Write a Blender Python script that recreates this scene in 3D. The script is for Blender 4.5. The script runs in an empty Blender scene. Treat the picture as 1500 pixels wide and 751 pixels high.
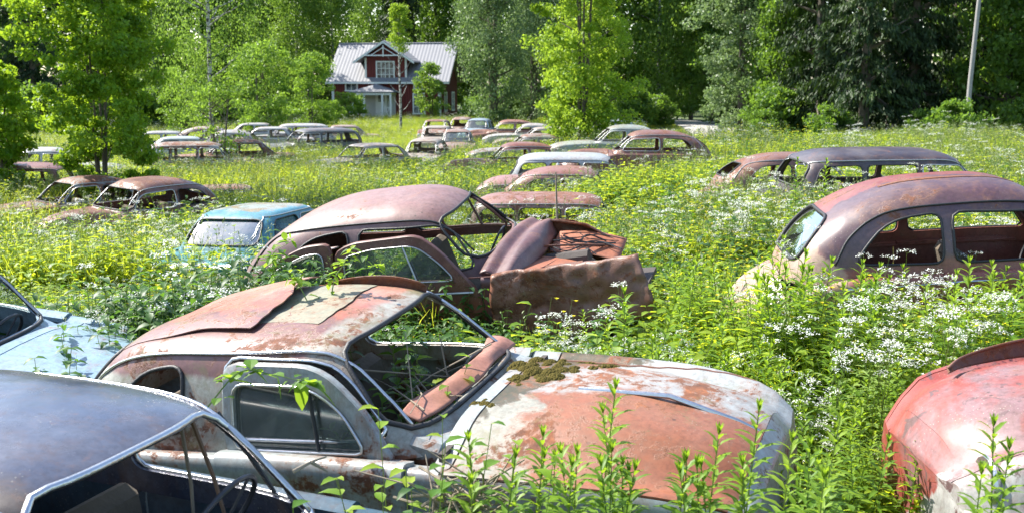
import bpy, math, random
import numpy as np
from mathutils import Vector, Matrix
from mathutils.bvhtree import BVHTree
rad = math.radians
SC = bpy.context.scene
COL = SC.collection
random.seed(7)
RNG = np.random.default_rng(11)

# ------------------------------------------------------------------ camera maths (used for placing things in metres)
FPX, CAMH = 1608.0, 2.4
TH = math.atan((375.5 - 120.0) / FPX)
def ray(px, py):
    c, s = math.cos(TH), math.sin(TH)
    a, b = (px - 750) / FPX, (375.5 - py) / FPX
    return np.array([a, c + b * s, -s + b * c])
def at_z(px, py, z):
    r = ray(px, py); k = (z - CAMH) / r[2]
    return (r[0] * k, r[1] * k, z)
def at_y(px, py, y):
    r = ray(px, py); k = y / r[1]
    return (r[0] * k, y, CAMH + r[2] * k)

# ------------------------------------------------------------------ objects, tags
def tag(o, label=None, cat=None, group=None, kind=None):
    if label: o['label'] = label
    if cat: o['category'] = cat
    if group: o['group'] = group
    if kind: o['kind'] = kind
    return o
def empty(name, loc=(0, 0, 0), rot=(0, 0, 0)):
    o = bpy.data.objects.new(name, None); COL.objects.link(o)
    o.location = loc; o.rotation_euler = rot; o.empty_display_size = .2
    return o
def make_mesh(name, verts, faces, mat=None, smooth=True, sharp=None, mats=None, midx=None):
    me = bpy.data.meshes.new(name)
    verts = np.asarray(verts, dtype=np.float32).reshape(-1, 3)
    if isinstance(faces, np.ndarray):
        nf, k = faces.shape
        me.vertices.add(len(verts)); me.vertices.foreach_set('co', verts.ravel())
        me.loops.add(nf * k); me.loops.foreach_set('vertex_index', faces.astype(np.int32).ravel())
        me.polygons.add(nf); me.polygons.foreach_set('loop_start', np.arange(0, nf * k, k, dtype=np.int32))
        me.update(calc_edges=True)
    else:
        me.from_pydata([tuple(map(float, v)) for v in verts], [], [tuple(int(i) for i in f) for f in faces])
        me.update()
    if mat: me.materials.append(mat)
    if mats:
        for m in mats: me.materials.append(m)
        if midx is not None: me.polygons.foreach_set('material_index', np.asarray(midx, dtype=np.int32))
    if smooth: me.polygons.foreach_set('use_smooth', [True] * len(me.polygons))
    if sharp: me.set_sharp_from_angle(angle=rad(sharp))
    return me
def link(name, me, parent=None, loc=None, rot=None):
    o = bpy.data.objects.new(name, me); COL.objects.link(o)
    if parent: o.parent = parent
    if loc is not None: o.location = loc
    if rot is not None: o.rotation_euler = rot
    return o
def copy_tree(o, parent=None):
    c = o.copy(); COL.objects.link(c); c.parent = parent
    for ch in list(o.children): copy_tree(ch, c)
    return c
def tree_color(o, col):
    o.color = col
    for ch in o.children: tree_color(ch, col)

class MB:
    """collects simple solids into one mesh"""
    def __init__(s): s.v = []; s.f = []
    def add(s, v, f):
        n = len(s.v); s.v += [tuple(p) for p in v]; s.f += [tuple(i + n for i in q) for q in f]
    def box(s, c, d, rot=None, bev=0.0):
        x, y, z = [k / 2 for k in d]
        if bev > 0:
            b = bev; v = []
            for sz in (-1, 1):
                for (sx, sy) in ((-1, -1), (1, -1), (1, 1), (-1, 1)):
                    v += [(sx * x, sy * (y - b), sz * (z - b)), (sx * (x - b), sy * y, sz * (z - b)), (sx * (x - b), sy * (y - b), sz * z)]
            import itertools
            me = bpy.data.meshes.new('tmp'); import bmesh
            bm = bmesh.new(); vs = [bm.verts.new(p) for p in v]
            r = bmesh.ops.convex_hull(bm, input=vs)
            bm.verts.index_update()
            vv = [tuple(p.co) for p in bm.verts]; ff = [tuple(p.index for p in f.verts) for f in bm.faces]
            bm.free(); bpy.data.meshes.remove(me)
        else:
            vv = [(sx * x, sy * y, sz * z) for sz in (-1, 1) for (sx, sy) in ((-1, -1), (1, -1), (1, 1), (-1, 1))]
            ff = [(3, 2, 1, 0), (4, 5, 6, 7), (0, 1, 5, 4), (1, 2, 6, 5), (2, 3, 7, 6), (3, 0, 4, 7)]
        R = rot if rot is not None else Matrix.Identity(3)
        s.add([tuple(R @ Vector(p) + Vector(c)) for p in vv], ff); return s
    def tube(s, pts, r, seg=6, closed=False, cap=True):
        v, f = tube_geo(pts, r, seg, closed, cap); s.add(v, f); return s
    def prism(s, poly, y0, y1, axis='y'):
        n = len(poly); v = []
        for yy in (y0, y1):
            for (a, b) in poly:
                v.append((a, yy, b) if axis == 'y' else ((yy, a, b) if axis == 'x' else (a, b, yy)))
        f = [tuple(range(n - 1, -1, -1)), tuple(range(n, 2 * n))]
        f += [(i, (i + 1) % n, n + (i + 1) % n, n + i) for i in range(n)]
        s.add(v, f); return s
    def mesh(s, name, mat, smooth=True, sharp=35): return make_mesh(name, s.v, s.f, mat, smooth, sharp)
    def build(s, name, mat, parent=None, loc=None, smooth=True, sharp=35):
        return link(name, s.mesh(name, mat, smooth, sharp), parent, loc)

def tube_geo(pts, r, seg=6, closed=False, cap=True):
    P = np.asarray(pts, float); n = len(P)
    r = np.full(n, r, float) if np.isscalar(r) else np.asarray(r, float)
    if closed: T = np.roll(P, -1, 0) - np.roll(P, 1, 0)
    else: T = np.gradient(P, axis=0) if n > 1 else P
    T /= np.linalg.norm(T, axis=1)[:, None] + 1e-9
    up = np.array([0, 0, 1.]) if abs(T[0][2]) < .9 else np.array([1., 0, 0])
    u = np.cross(T[0], up); u /= np.linalg.norm(u)
    v = []
    for i in range(n):
        u = u - T[i] * np.dot(u, T[i]); u /= np.linalg.norm(u) + 1e-9
        w = np.cross(T[i], u)
        for k in range(seg):
            a = 2 * math.pi * k / seg
            v.append(P[i] + r[i] * (math.cos(a) * u + math.sin(a) * w))
    f = []
    m = n if closed else n - 1
    for i in range(m):
        j = (i + 1) % n
        for k in range(seg):
            f.append((i * seg + k, i * seg + (k + 1) % seg, j * seg + (k + 1) % seg, j * seg + k))
    if cap and not closed:
        f.append(tuple(range(seg - 1, -1, -1))); f.append(tuple((n - 1) * seg + k for k in range(seg)))
    return v, f

def roundpoly(pts, r=.06, seg=4):
    out = []; n = len(pts)
    for i in range(n):
        p = np.array(pts[i], float); a = np.array(pts[i - 1], float); b = np.array(pts[(i + 1) % n], float)
        rr = pts[i][2] if len(pts[i]) > 2 else r
        p, a, b = p[:2], a[:2], b[:2]
        da, db = a - p, b - p; la, lb = np.linalg.norm(da), np.linalg.norm(db)
        q = min(rr, la * .48, lb * .48); s, e = p + da / la * q, p + db / lb * q
        for k in range(seg + 1):
            t = k / seg; out.append(tuple((1 - t) ** 2 * s + 2 * t * (1 - t) * p + t * t * e))
    return out
def resample(poly, n):
    P = np.asarray(poly, float); P = np.vstack([P, P[:1]])
    L = np.concatenate([[0], np.cumsum(np.linalg.norm(np.diff(P, axis=0), axis=1))])
    t = np.linspace(0, L[-1], n, endpoint=False)
    return np.stack([np.interp(t, L, P[:, k]) for k in range(P.shape[1])], 1)
def catmull(K, t):
    """K: n x m control rows, t: parameter in index units"""
    K = np.asarray(K, float); n = len(K); t = np.clip(np.asarray(t, float), 0, n - 1 - 1e-9)
    D = np.zeros_like(K); D[1:-1] = (K[2:] - K[:-2]) / 2; D[0] = K[1] - K[0]; D[-1] = K[-1] - K[-2]
    i = t.astype(int); u = (t - i)[:, None]
    h00 = 2 * u**3 - 3 * u**2 + 1; h10 = u**3 - 2 * u**2 + u; h01 = -2 * u**3 + 3 * u**2; h11 = u**3 - u**2
    return h00 * K[i] + h10 * D[i] + h01 * K[i + 1] + h11 * D[i + 1]
def xinterp(tab, x):
    """smooth interpolation of a table of (x, value) rows"""
    X = np.array([r[0] for r in tab], float); Y = np.array([r[1] for r in tab], float)
    d = np.diff(Y) / np.diff(X); m = np.zeros(len(X)); m[0], m[-1] = d[0], d[-1]
    for i in range(1, len(X) - 1):
        m[i] = 0 if d[i - 1] * d[i] <= 0 else 2 * d[i - 1] * d[i] / (d[i - 1] + d[i])
    x = np.clip(np.asarray(x, float), X[0], X[-1]); i = np.clip(np.searchsorted(X, x) - 1, 0, len(X) - 2)
    h = X[i + 1] - X[i]; u = (x - X[i]) / h
    return (2*u**3-3*u**2+1)*Y[i] + (u**3-2*u**2+u)*h*m[i] + (-2*u**3+3*u**2)*Y[i+1] + (u**3-u**2)*h*m[i+1]

# ------------------------------------------------------------------ materials
class NT:
    def __init__(s, name):
        s.m = bpy.data.materials.new(name); s.m.use_nodes = True
        s.t = s.m.node_tree; s.t.nodes.clear(); s.out = s.n('ShaderNodeOutputMaterial')
    def n(s, typ, **kw):
        nd = s.t.nodes.new(typ)
        for k, v in kw.items():
            if k.startswith('_'): setattr(nd, k[1:], v)
            else: nd.inputs[k.replace('__', ' ')].default_value = v
        return nd
    def l(s, a, b): s.t.links.new(a, b)
    def ramp(s, src, stops, interp='LINEAR'):
        r = s.n('ShaderNodeValToRGB'); r.color_ramp.interpolation = interp
        e = r.color_ramp.elements
        while len(e) < len(stops): e.new(.5)
        for k, (p, c) in enumerate(stops):
            e[k].position = p; e[k].color = (*c, 1) if not np.isscalar(c) else (c, c, c, 1)
        s.l(src, r.inputs[0]); return r.outputs[0]
    def mix(s, fac, a, b, typ='MIX'):
        m = s.n('ShaderNodeMix', _data_type='RGBA', _blend_type=typ)
        for sock, val in ((m.inputs[0], fac), (m.inputs[6], a), (m.inputs[7], b)):
            if hasattr(val, 'links') or hasattr(val, 'is_output'): s.l(val, sock)
            elif np.isscalar(val): sock.default_value = val
            else: sock.default_value = (*val, 1) if len(val) == 3 else val
        return m.outputs[2]
    def math(s, op, a, b=None):
        m = s.n('ShaderNodeMath', _operation=op)
        for sock, val in ((m.inputs[0], a), (m.inputs[1], b)):
            if val is None: continue
            if np.isscalar(val): sock.default_value = val
            else: s.l(val, sock)
        return m.outputs[0]
    def noise(s, vec, scale, detail=6, rough=.6, dist=0.0):
        n = s.n('ShaderNodeTexNoise', Scale=scale, Detail=detail, Roughness=rough, Distortion=dist)
        s.l(vec, n.inputs['Vector']); return n.outputs['Fac']

def simple_mat(name, col, rough=.6, metal=0.0, bump=0.0, bscale=40, var=.15, spec=.5):
    t = NT(name); tc = t.n('ShaderNodeTexCoord'); n = t.noise(tc.outputs['Object'], bscale * .2, 6)
    c = t.mix(n, tuple(k * (1 - var) for k in col), tuple(min(1, k * (1 + var)) for k in col))
    p = t.n('ShaderNodeBsdfPrincipled', Roughness=rough, Metallic=metal)
    p.inputs['Specular IOR Level'].default_value = spec
    t.l(c, p.inputs['Base Color'])
    if bump:
        b = t.n('ShaderNodeBump', Strength=bump, Distance=.01); t.l(t.noise(tc.outputs['Object'], bscale, 4), b.inputs['Height']); t.l(b.outputs[0], p.inputs['Normal'])
    t.l(p.outputs[0], t.out.inputs[0]); return t.m

def paint_mat(name, base=None, patches=(), rust=.35, faded=.35, rough=(.38, .75), dark=(.055, .022, .014), orange=(.30, .105, .045), moss=0.0, dent=.5, spec=.45):
    """old car paint.  base None: colour and rust share come from the object's own colour.
    patches: (colour, (ax, ay, az), offset, noise amount, noise scale, softness) over object coordinates"""
    t = NT(name); tc = t.n('ShaderNodeTexCoord'); oi = t.n('ShaderNodeObjectInfo')
    add = t.n('ShaderNodeVectorMath', _operation='ADD'); t.l(tc.outputs['Object'], add.inputs[0])
    if base is None:
        sc = t.n('ShaderNodeVectorMath', _operation='SCALE'); sc.inputs[0].default_value = (37, 19, 53); t.l(oi.outputs['Random'], sc.inputs['Scale']); t.l(sc.outputs[0], add.inputs[1])
        col = oi.outputs['Color']; ramt = oi.outputs['Alpha']
    else:
        c = t.n('ShaderNodeRGB'); c.outputs[0].default_value = (*base, 1); col = c.outputs[0]
        v = t.n('ShaderNodeValue'); v.outputs[0].default_value = rust; ramt = v.outputs[0]
    vec = add.outputs[0]
    sep = t.n('ShaderNodeSeparateXYZ'); t.l(tc.outputs['Object'], sep.inputs[0])
    for (pc, ax, off, na, ns, soft) in patches:
        q = t.math('MULTIPLY', sep.outputs[0], ax[0]); q = t.math('ADD', q, t.math('MULTIPLY', sep.outputs[1], ax[1])); q = t.math('ADD', q, t.math('MULTIPLY', sep.outputs[2], ax[2]))
        nn = t.noise(vec, ns, 9, .68, .6)
        q = t.math('ADD', q, t.math('MULTIPLY', t.math('SUBTRACT', nn, .5), na)); q = t.math('ADD', q, off + .5)
        f = t.ramp(q, [(max(0, .5 - soft), 0.0), (min(1, .5 + soft), 1.0)])
        col = t.mix(f, col, pc)
    # faded film
    f1 = t.ramp(t.noise(vec, 1.7, 8, .62, .3), [(.42, 0.0), (.62, 1.0)])
    light = t.mix(.45, col, (.40, .36, .34))
    col2 = t.mix(t.math('MULTIPLY', f1, faded), col, light)
    d1 = t.ramp(t.noise(vec, 9, 10, .75, .5), [(.45, 0.0), (.7, 1.0)])
    col2 = t.mix(t.math('MULTIPLY', d1, .35), col2, t.mix(.6, col2, (.03, .02, .018)))
    mo = t.noise(vec, 31, 9, .75, .3); col2 = t.mix(1., col2, t.ramp(mo, [(.3, (.66, .64, .62)), (.52, (1., 1., 1.)), (.75, (1.25, 1.24, 1.22))]), 'MULTIPLY')
    mps = t.n('ShaderNodeMapping'); mps.inputs['Scale'].default_value = (9, 9, 1.1); t.l(vec, mps.inputs[0])
    col2 = t.mix(t.math('MULTIPLY', t.ramp(t.noise(mps.outputs[0], 1.6, 8, .7, .4), [(.5, 0.0), (.68, 1.0)]), .38), col2, (.10, .055, .035))
    # rust
    rn = t.math('ADD', t.math('MULTIPLY', t.noise(vec, 2.6, 12, .72, .8), .7), t.math('MULTIPLY', t.noise(vec, 23, 8, .7), .3))
    thr = t.math('ADD', rn, t.math('MULTIPLY', t.math('SUBTRACT', ramt, .5), .42))
    rm = t.ramp(thr, [(.53, 0.0), (.575, 1.0)])
    halo = t.ramp(thr, [(.46, 0.0), (.56, 1.0)])
    rc = t.ramp(t.noise(vec, 14, 10, .7, .4), [(.3, dark), (.55, tuple((a + b) * .42 for a, b in zip(dark, orange))), (.75, orange)])
    col3 = t.mix(t.math('MULTIPLY', halo, .45), col2, (.23, .11, .06))
    col3 = t.mix(rm, col3, rc)
    # grit, lichen specks
    vo = t.n('ShaderNodeTexVoronoi', Scale=55); t.l(vec, vo.inputs['Vector'])
    sp = t.math('MULTIPLY', t.ramp(vo.outputs['Distance'], [(.1, 1.0), (.2, 0.0)]), t.ramp(t.noise(vec, 3.1, 4), [(.5, 0.0), (.62, 1.0)]))
    col3 = t.mix(t.math('MULTIPLY', sp, .55), col3, (.42, .41, .33))
    vd = t.n('ShaderNodeTexVoronoi', Scale=16); t.l(vec, vd.inputs['Vector'])
    sd = t.math('MULTIPLY', t.ramp(vd.outputs['Distance'], [(.1, 1.0), (.17, 0.0)]), t.ramp(t.noise(vec, 2.3, 4), [(.52, 0.0), (.6, 1.0)]))
    col3 = t.mix(t.math('MULTIPLY', sd, .7), col3, (.045, .03, .022))
    if moss > 0:
        geo = t.n('ShaderNodeNewGeometry'); 
        mm = t.ramp(t.math('ADD', t.noise(vec, 4.5, 10, .75, .5), moss * .25 - .12), [(.56, 0.0), (.66, 1.0)])
        col3 = t.mix(t.math('MULTIPLY', mm, .7), col3, (.13, .12, .05))
    rf = t.n('ShaderNodeMix', _data_type='FLOAT'); t.l(rm, rf.inputs[0]); rf.inputs[2].default_value = rough[0]; rf.inputs[3].default_value = rough[1]
    rf2 = t.math('ADD', rf.outputs[0], t.math('MULTIPLY', t.math('SUBTRACT', t.noise(vec, 7, 8, .7), .5), .35))
    p = t.n('ShaderNodeBsdfPrincipled'); p.inputs['Specular IOR Level'].default_value = spec
    t.l(col3, p.inputs['Base Color']); t.l(rf2, p.inputs['Roughness'])
    b1 = t.n('ShaderNodeBump', Strength=dent, Distance=.035); t.l(t.noise(vec, 1.9, 2, .5), b1.inputs['Height'])
    hh = t.math('ADD', t.math('MULTIPLY', rm, .5), t.math('MULTIPLY', t.noise(vec, 70, 6, .7), t.math('ADD', t.math('MULTIPLY', rm, .9), .12)))
    b2 = t.n('ShaderNodeBump', Strength=.42, Distance=.004); t.l(hh, b2.inputs['Height']); t.l(b1.outputs[0], b2.inputs['Normal'])
    t.l(b2.outputs[0], p.inputs['Normal']); t.l(p.outputs[0], t.out.inputs[0]); return t.m

def glass_mat(name, film=.25, tint=(.75, .85, .82), fcol=(.30, .32, .28), refl=1.5):
    t = NT(name); tc = t.n('ShaderNodeTexCoord')
    g = t.n('ShaderNodeBsdfGlossy', Roughness=.03); tr = t.n('ShaderNodeBsdfTransparent'); tr.inputs[0].default_value = (*tint, 1)
    fr = t.n('ShaderNodeFresnel', IOR=1.6); m = t.n('ShaderNodeMixShader')
    t.l(t.math('ADD', t.math('MULTIPLY', fr.outputs[0], refl), .05 * refl), m.inputs[0]); t.l(tr.outputs[0], m.inputs[1]); t.l(g.outputs[0], m.inputs[2])
    d = t.n('ShaderNodeBsdfDiffuse'); d.inputs[0].default_value = (*fcol, 1)
    m2 = t.n('ShaderNodeMixShader')
    f = t.math('MULTIPLY', t.ramp(t.noise(tc.outputs['Object'], 4, 10, .7, 1.), [(.35, 0.15), (.7, 1.0)]), film)
    t.l(f, m2.inputs[0]); t.l(m.outputs[0], m2.inputs[1]); t.l(d.outputs[0], m2.inputs[2])
    t.l(m2.outputs[0], t.out.inputs[0]); return t.m

def leaf_mat(name, cols, trans=.45, inst=True, rough=.5, tcol=None, zfade=None):
    """cols: list of leaf colours picked per leaf / per plant"""
    t = NT(name)
    at = t.n('ShaderNodeAttribute', _attribute_name='rnd'); v = at.outputs['Fac']
    if inst:
        oi = t.n('ShaderNodeObjectInfo')
        v = t.math('ADD', t.math('MULTIPLY', v, .45), t.math('MULTIPLY', oi.outputs['Random'], .55))
    n = len(cols); c = t.ramp(v, [((i + .3) / (n - .4), cols[i]) for i in range(n)])
    p = t.n('ShaderNodeBsdfPrincipled', Roughness=rough); p.inputs['Specular IOR Level'].default_value = .35
    t.l(c, p.inputs['Base Color'])
    tl = t.n('ShaderNodeBsdfTranslucent')
    tc = t.mix(.75, c, tcol or (.30, .50, .03), 'MIX') if True else c
    t.l(tc, tl.inputs[0])
    m = t.n('ShaderNodeMixShader'); m.inputs[0].default_value = trans
    t.l(p.outputs[0], m.inputs[1]); t.l(tl.outputs[0], m.inputs[2]); t.l(m.outputs[0], t.out.inputs[0]); return t.m

M = {}
M['paint'] = paint_mat('weathered_car_paint')
M['rubber'] = simple_mat('black_rubber', (.018, .018, .02), .55, bump=.3, bscale=90)
M['chrome'] = simple_mat('old_chrome', (.55, .55, .56), .28, 1.0, bump=.25, bscale=60)
M['alu'] = simple_mat('dull_trim', (.42, .42, .42), .42, .8, bump=.2, bscale=60)
M['seat'] = simple_mat('rotten_seat_cloth', (.11, .085, .06), .95, bump=.8, bscale=30, var=.5)
M['dark'] = simple_mat('dark_cabin_metal', (.05, .04, .034), .8, bump=.4, bscale=30, var=.4)
M['wheel'] = simple_mat('steering_wheel_plastic', (.035, .035, .04), .35)
M['glass'] = glass_mat('dirty_car_glass', .35)
M['glass_clear'] = glass_mat('car_glass', .16)
M['wood'] = simple_mat('grey_dry_wood', (.22, .18, .13), .9, bump=.7, bscale=30, var=.35)
M['bark'] = simple_mat('bark', (.10, .085, .065), .95, bump=.9, bscale=14, var=.4)
M['white'] = simple_mat('white_paint', (.78, .78, .74), .6, bump=.15, bscale=20, var=.06)
M['lamp_glass'] = simple_mat('headlamp_glass', (.5, .52, .52), .12, .3)
M['stem'] = simple_mat('green_stem', (.12, .19, .045), .7)
M['redstem'] = simple_mat('reddish_stem', (.16, .09, .05), .7)
M['moss'] = simple_mat('moss', (.10, .082, .022), 1., bump=1., bscale=120, var=.45, spec=.1)
# ------------------------------------------------------------------ cars
def green_rings(keys, nr=30, npq=16, bend=(0, 0)):
    K = catmull(np.array(keys, float), np.linspace(0, len(keys) - 1, nr))
    V = []
    th = np.linspace(0, math.pi / 2, 400)
    for (z, xf, xb, w, n) in K:
        w = max(w, .004); n = max(n, 2); cx, a = (xf + xb) / 2, max((xf - xb) / 2, .004)
        e = 2 / n; qx, qy = a * np.cos(th) ** e, w * np.sin(th) ** e
        L = np.concatenate([[0], np.cumsum(np.hypot(np.diff(qx), np.diff(qy)))]); t = np.linspace(0, L[-1], npq + 1)
        x, y = np.interp(t, L, qx), np.interp(t, L, qy)
        X = np.concatenate([x[:-1], -x[::-1][:-1], -x[:-1], x[::-1][:-1]]); Y = np.concatenate([y[:-1], y[::-1][:-1], -y[:-1], -y[::-1][:-1]])
        X = X + cx; V.append(np.stack([X, Y, z - bend[0] * (X - bend[1]) ** 2], 1))
    N = 4 * npq; F = []
    for i in range(nr - 1):
        for j in range(N):
            F.append((i * N + j, i * N + (j + 1) % N, (i + 1) * N + (j + 1) % N, (i + 1) * N + j))
    b = (nr - 1) * N
    for j in range(2 * npq):
        q = [b + j, b + (j + 1), b + (N - j - 1) % N, b + (N - j) % N]
        q = list(dict.fromkeys(q))
        if len(q) > 2: F.append(tuple(q))
    return np.concatenate(V), F

def cabin_mesh(S, mat, thick=.022):
    V, F = green_rings(S['green'], bend=S.get('bend', (0, 0)))
    me = make_mesh('roof_and_pillars', V, F, mat); ob = bpy.data.objects.new('tmpcab', me); COL.objects.link(ob)
    bvh = BVHTree.FromPolygons([tuple(v) for v in V], F)
    sm = ob.modifiers.new('s', 'SOLIDIFY'); sm.thickness = thick; sm.offset = -1
    tmp = [ob]
    groups = []
    m = MB()
    for p in S.get('side', []): m.prism(roundpoly(p, .07), -2, 2, 'y')
    if m.v: groups.append(m)
    if S.get('front'):
        m = MB(); m.prism(roundpoly(S['front'], .1), S.get('front_x', 0.1), 4, 'x'); groups.append(m)
    if S.get('rear'):
        m = MB(); m.prism(roundpoly(S['rear'], .1), -4, S.get('rear_x', -.7), 'x'); groups.append(m)
    for p in S.get('top', []):
        m = MB(); m.prism(roundpoly(p, .06), 1.2, 3, 'z'); groups.append(m)
    for g in groups:
        cm = make_mesh('cut', g.v, g.f, None, False)
        import bmesh
        bm = bmesh.new(); bm.from_mesh(cm); bmesh.ops.recalc_face_normals(bm, faces=bm.faces); bm.to_mesh(cm); bm.free()
        c = bpy.data.objects.new('tmpcut', cm); COL.objects.link(c); tmp.append(c)
        b = ob.modifiers.new('b', 'BOOLEAN'); b.operation = 'DIFFERENCE'; b.solver = 'EXACT'; b.object = c
    bpy.context.view_layer.update()
    dg = bpy.context.evaluated_depsgraph_get()
    out = bpy.data.meshes.new_from_object(ob.evaluated_get(dg)); out.name = 'roof_and_pillars'
    for o in tmp: bpy.data.objects.remove(o)
    out.polygons.foreach_set('use_smooth', [True] * len(out.polygons)); out.set_sharp_from_angle(angle=rad(38))
    return out, bvh

def project(bvh, kind, pts, off=0.0, side=-1):
    """put (a, b) points of a side / front / rear outline on the cabin skin"""
    out = []
    for (a, b) in pts:
        if kind == 'side': o, d = Vector((a, side * 3, b)), Vector((0, -side, 0))
        elif kind == 'front': o, d = Vector((4, a, b)), Vector((-1, 0, 0))
        elif kind == 'top': o, d = Vector((a, b, 4)), Vector((0, 0, -1))
        else: o, d = Vector((-4, a, b)), Vector((1, 0, 0))
        h = bvh.ray_cast(o, d)
        if h[0] is None: h = bvh.find_nearest(o + d * 2.6)
        nrm = h[1]
        if nrm.dot(d) > 0: nrm = -nrm
        out.append(np.array(h[0] + nrm * off))
    return np.array(out)
def seal_mesh(bvh, kind, poly, side, r, mat, name, off=.004, rnd=.08, seg=6):
    P = resample(roundpoly(poly, rnd), 44)
    v, f = tube_geo(project(bvh, kind, P, off, side), r, seg, True)
    return make_mesh(name, v, f, mat)
def glass_mesh(bvh, kind, poly, side, mat, name='window_glass', off=-.012):
    P = resample(roundpoly(poly, .08), 40); c = P.mean(0); V = []; F = []
    ks = (1.0, .75, .5, .25)
    for k in ks: V.append(project(bvh, kind, c + (P - c) * k, off, side))
    V.append(project(bvh, kind, [c], off, side)); V = np.concatenate(V); n = 40
    for i in range(3):
        for j in range(n): F.append((i * n + j, i * n + (j + 1) % n, (i + 1) * n + (j + 1) % n, (i + 1) * n + j))
    for j in range(n): F.append((3 * n + j, 3 * n + (j + 1) % n, 4 * n))
    return make_mesh(name, V, F, mat)

def body_grid(S):
    B = S['body']; x0, x1 = B['W'][0][0], B['W'][-1][0]
    xc = list(np.linspace(x0, x1, 56)) + list(x0 + np.array([.01, .03, .06])) + list(x1 - np.array([.01, .03, .06]))
    cuts = [c for c in S['xcuts'] if x0 < c < x1]
    for c in cuts: xc = [x for x in xc if abs(x - c) > .02] + [c - .005, c + .005]
    X = np.array(sorted(set(np.round(xc, 4))))
    vc = list(np.linspace(0, 6, 37)); vcut = S['vcuts']
    for c in vcut: vc = [v for v in vc if abs(v - c) > .06] + [c - .02, c + .02]
    Vv = np.array(sorted(set(np.round(vc, 4))))
    W = xinterp(B['W'], X); zc = xinterp(B['zc'], X); zf = xinterp(B['zf'], X); yh = xinterp(B['yh'], X)
    val = xinterp(B['val'], X) if 'val' in B else np.full(len(X), .02)
    sill = B.get('sill', .26)
    rows = []
    for i, x in enumerate(X):
        w, c, f, h = W[i], zc[i], zf[i], yh[i]
        vz = min(c, f) - val[i] if val[i] > 0 else (c * .45 + f * .55)
        ctrl = np.array([(0, c), (h * .55, c - .012 - .03 * abs(c - f)), (h, vz if val[i] > 0 else c * .5 + f * .5), ((h + w) / 2 + .05, f), (w - .012, f - .15), (w + .01, .5), (w - .06, sill)])
        ctrl[4][1] = max(ctrl[4][1], .52 + .02); p = catmull(ctrl, Vv); p[:, 1] = np.maximum(p[:, 1], sill)
        nose = B.get('nose', 0)
        xx = np.full(len(Vv), x)
        if nose: xx = x - nose * np.clip((x - .2) / 2.0, 0, 1) ** 2 * (np.abs(p[:, 0]) / .8) ** 2
        rows.append(np.stack([xx, p[:, 0], p[:, 1]], 1))
    return X, Vv, np.array(rows)

def grid_patch(X, Vv, G, sel, mat, name, thick=.012, lift=0.0, center=False, sides=(1, -1), extra=None, deform=None):
    """mesh of the selected cells of the body grid, both sides"""
    V = []; F = []; idx = {}
    nx, nv = len(X), len(Vv)
    def vid(i, j, s):
        k = (i, j, s if j > 0 else 0)
        if k not in idx:
            p = G[i, j].copy(); p[1] *= s; p[2] += lift; idx[k] = len(V)
            if j == 0: p[1] = 0
            if deform is not None: p = deform(p)
            V.append(p)
        return idx[k]
    for s in sides:
        for i in range(nx - 1):
            for j in range(nv - 1):
                if sel(.5 * (X[i] + X[i + 1]), .5 * (Vv[j] + Vv[j + 1])):
                    q = [vid(i, j, s), vid(i + 1, j, s), vid(i + 1, j + 1, s), vid(i, j + 1, s)]
                    F.append(tuple(q if s < 0 else q[::-1]))
    if extra: extra(V, F, vid)
    me = make_mesh(name, V, F, mat)
    ob = bpy.data.objects.new('tmpb', me); COL.objects.link(ob)
    sm = ob.modifiers.new('s', 'SOLIDIFY'); sm.thickness = thick; sm.offset = -1
    bpy.context.view_layer.update(); dg = bpy.context.evaluated_depsgraph_get()
    out = bpy.data.meshes.new_from_object(ob.evaluated_get(dg)); out.name = name; bpy.data.objects.remove(ob)
    out.polygons.foreach_set('use_smooth', [True] * len(out.polygons)); out.set_sharp_from_angle(angle=rad(40))
    return out

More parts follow.
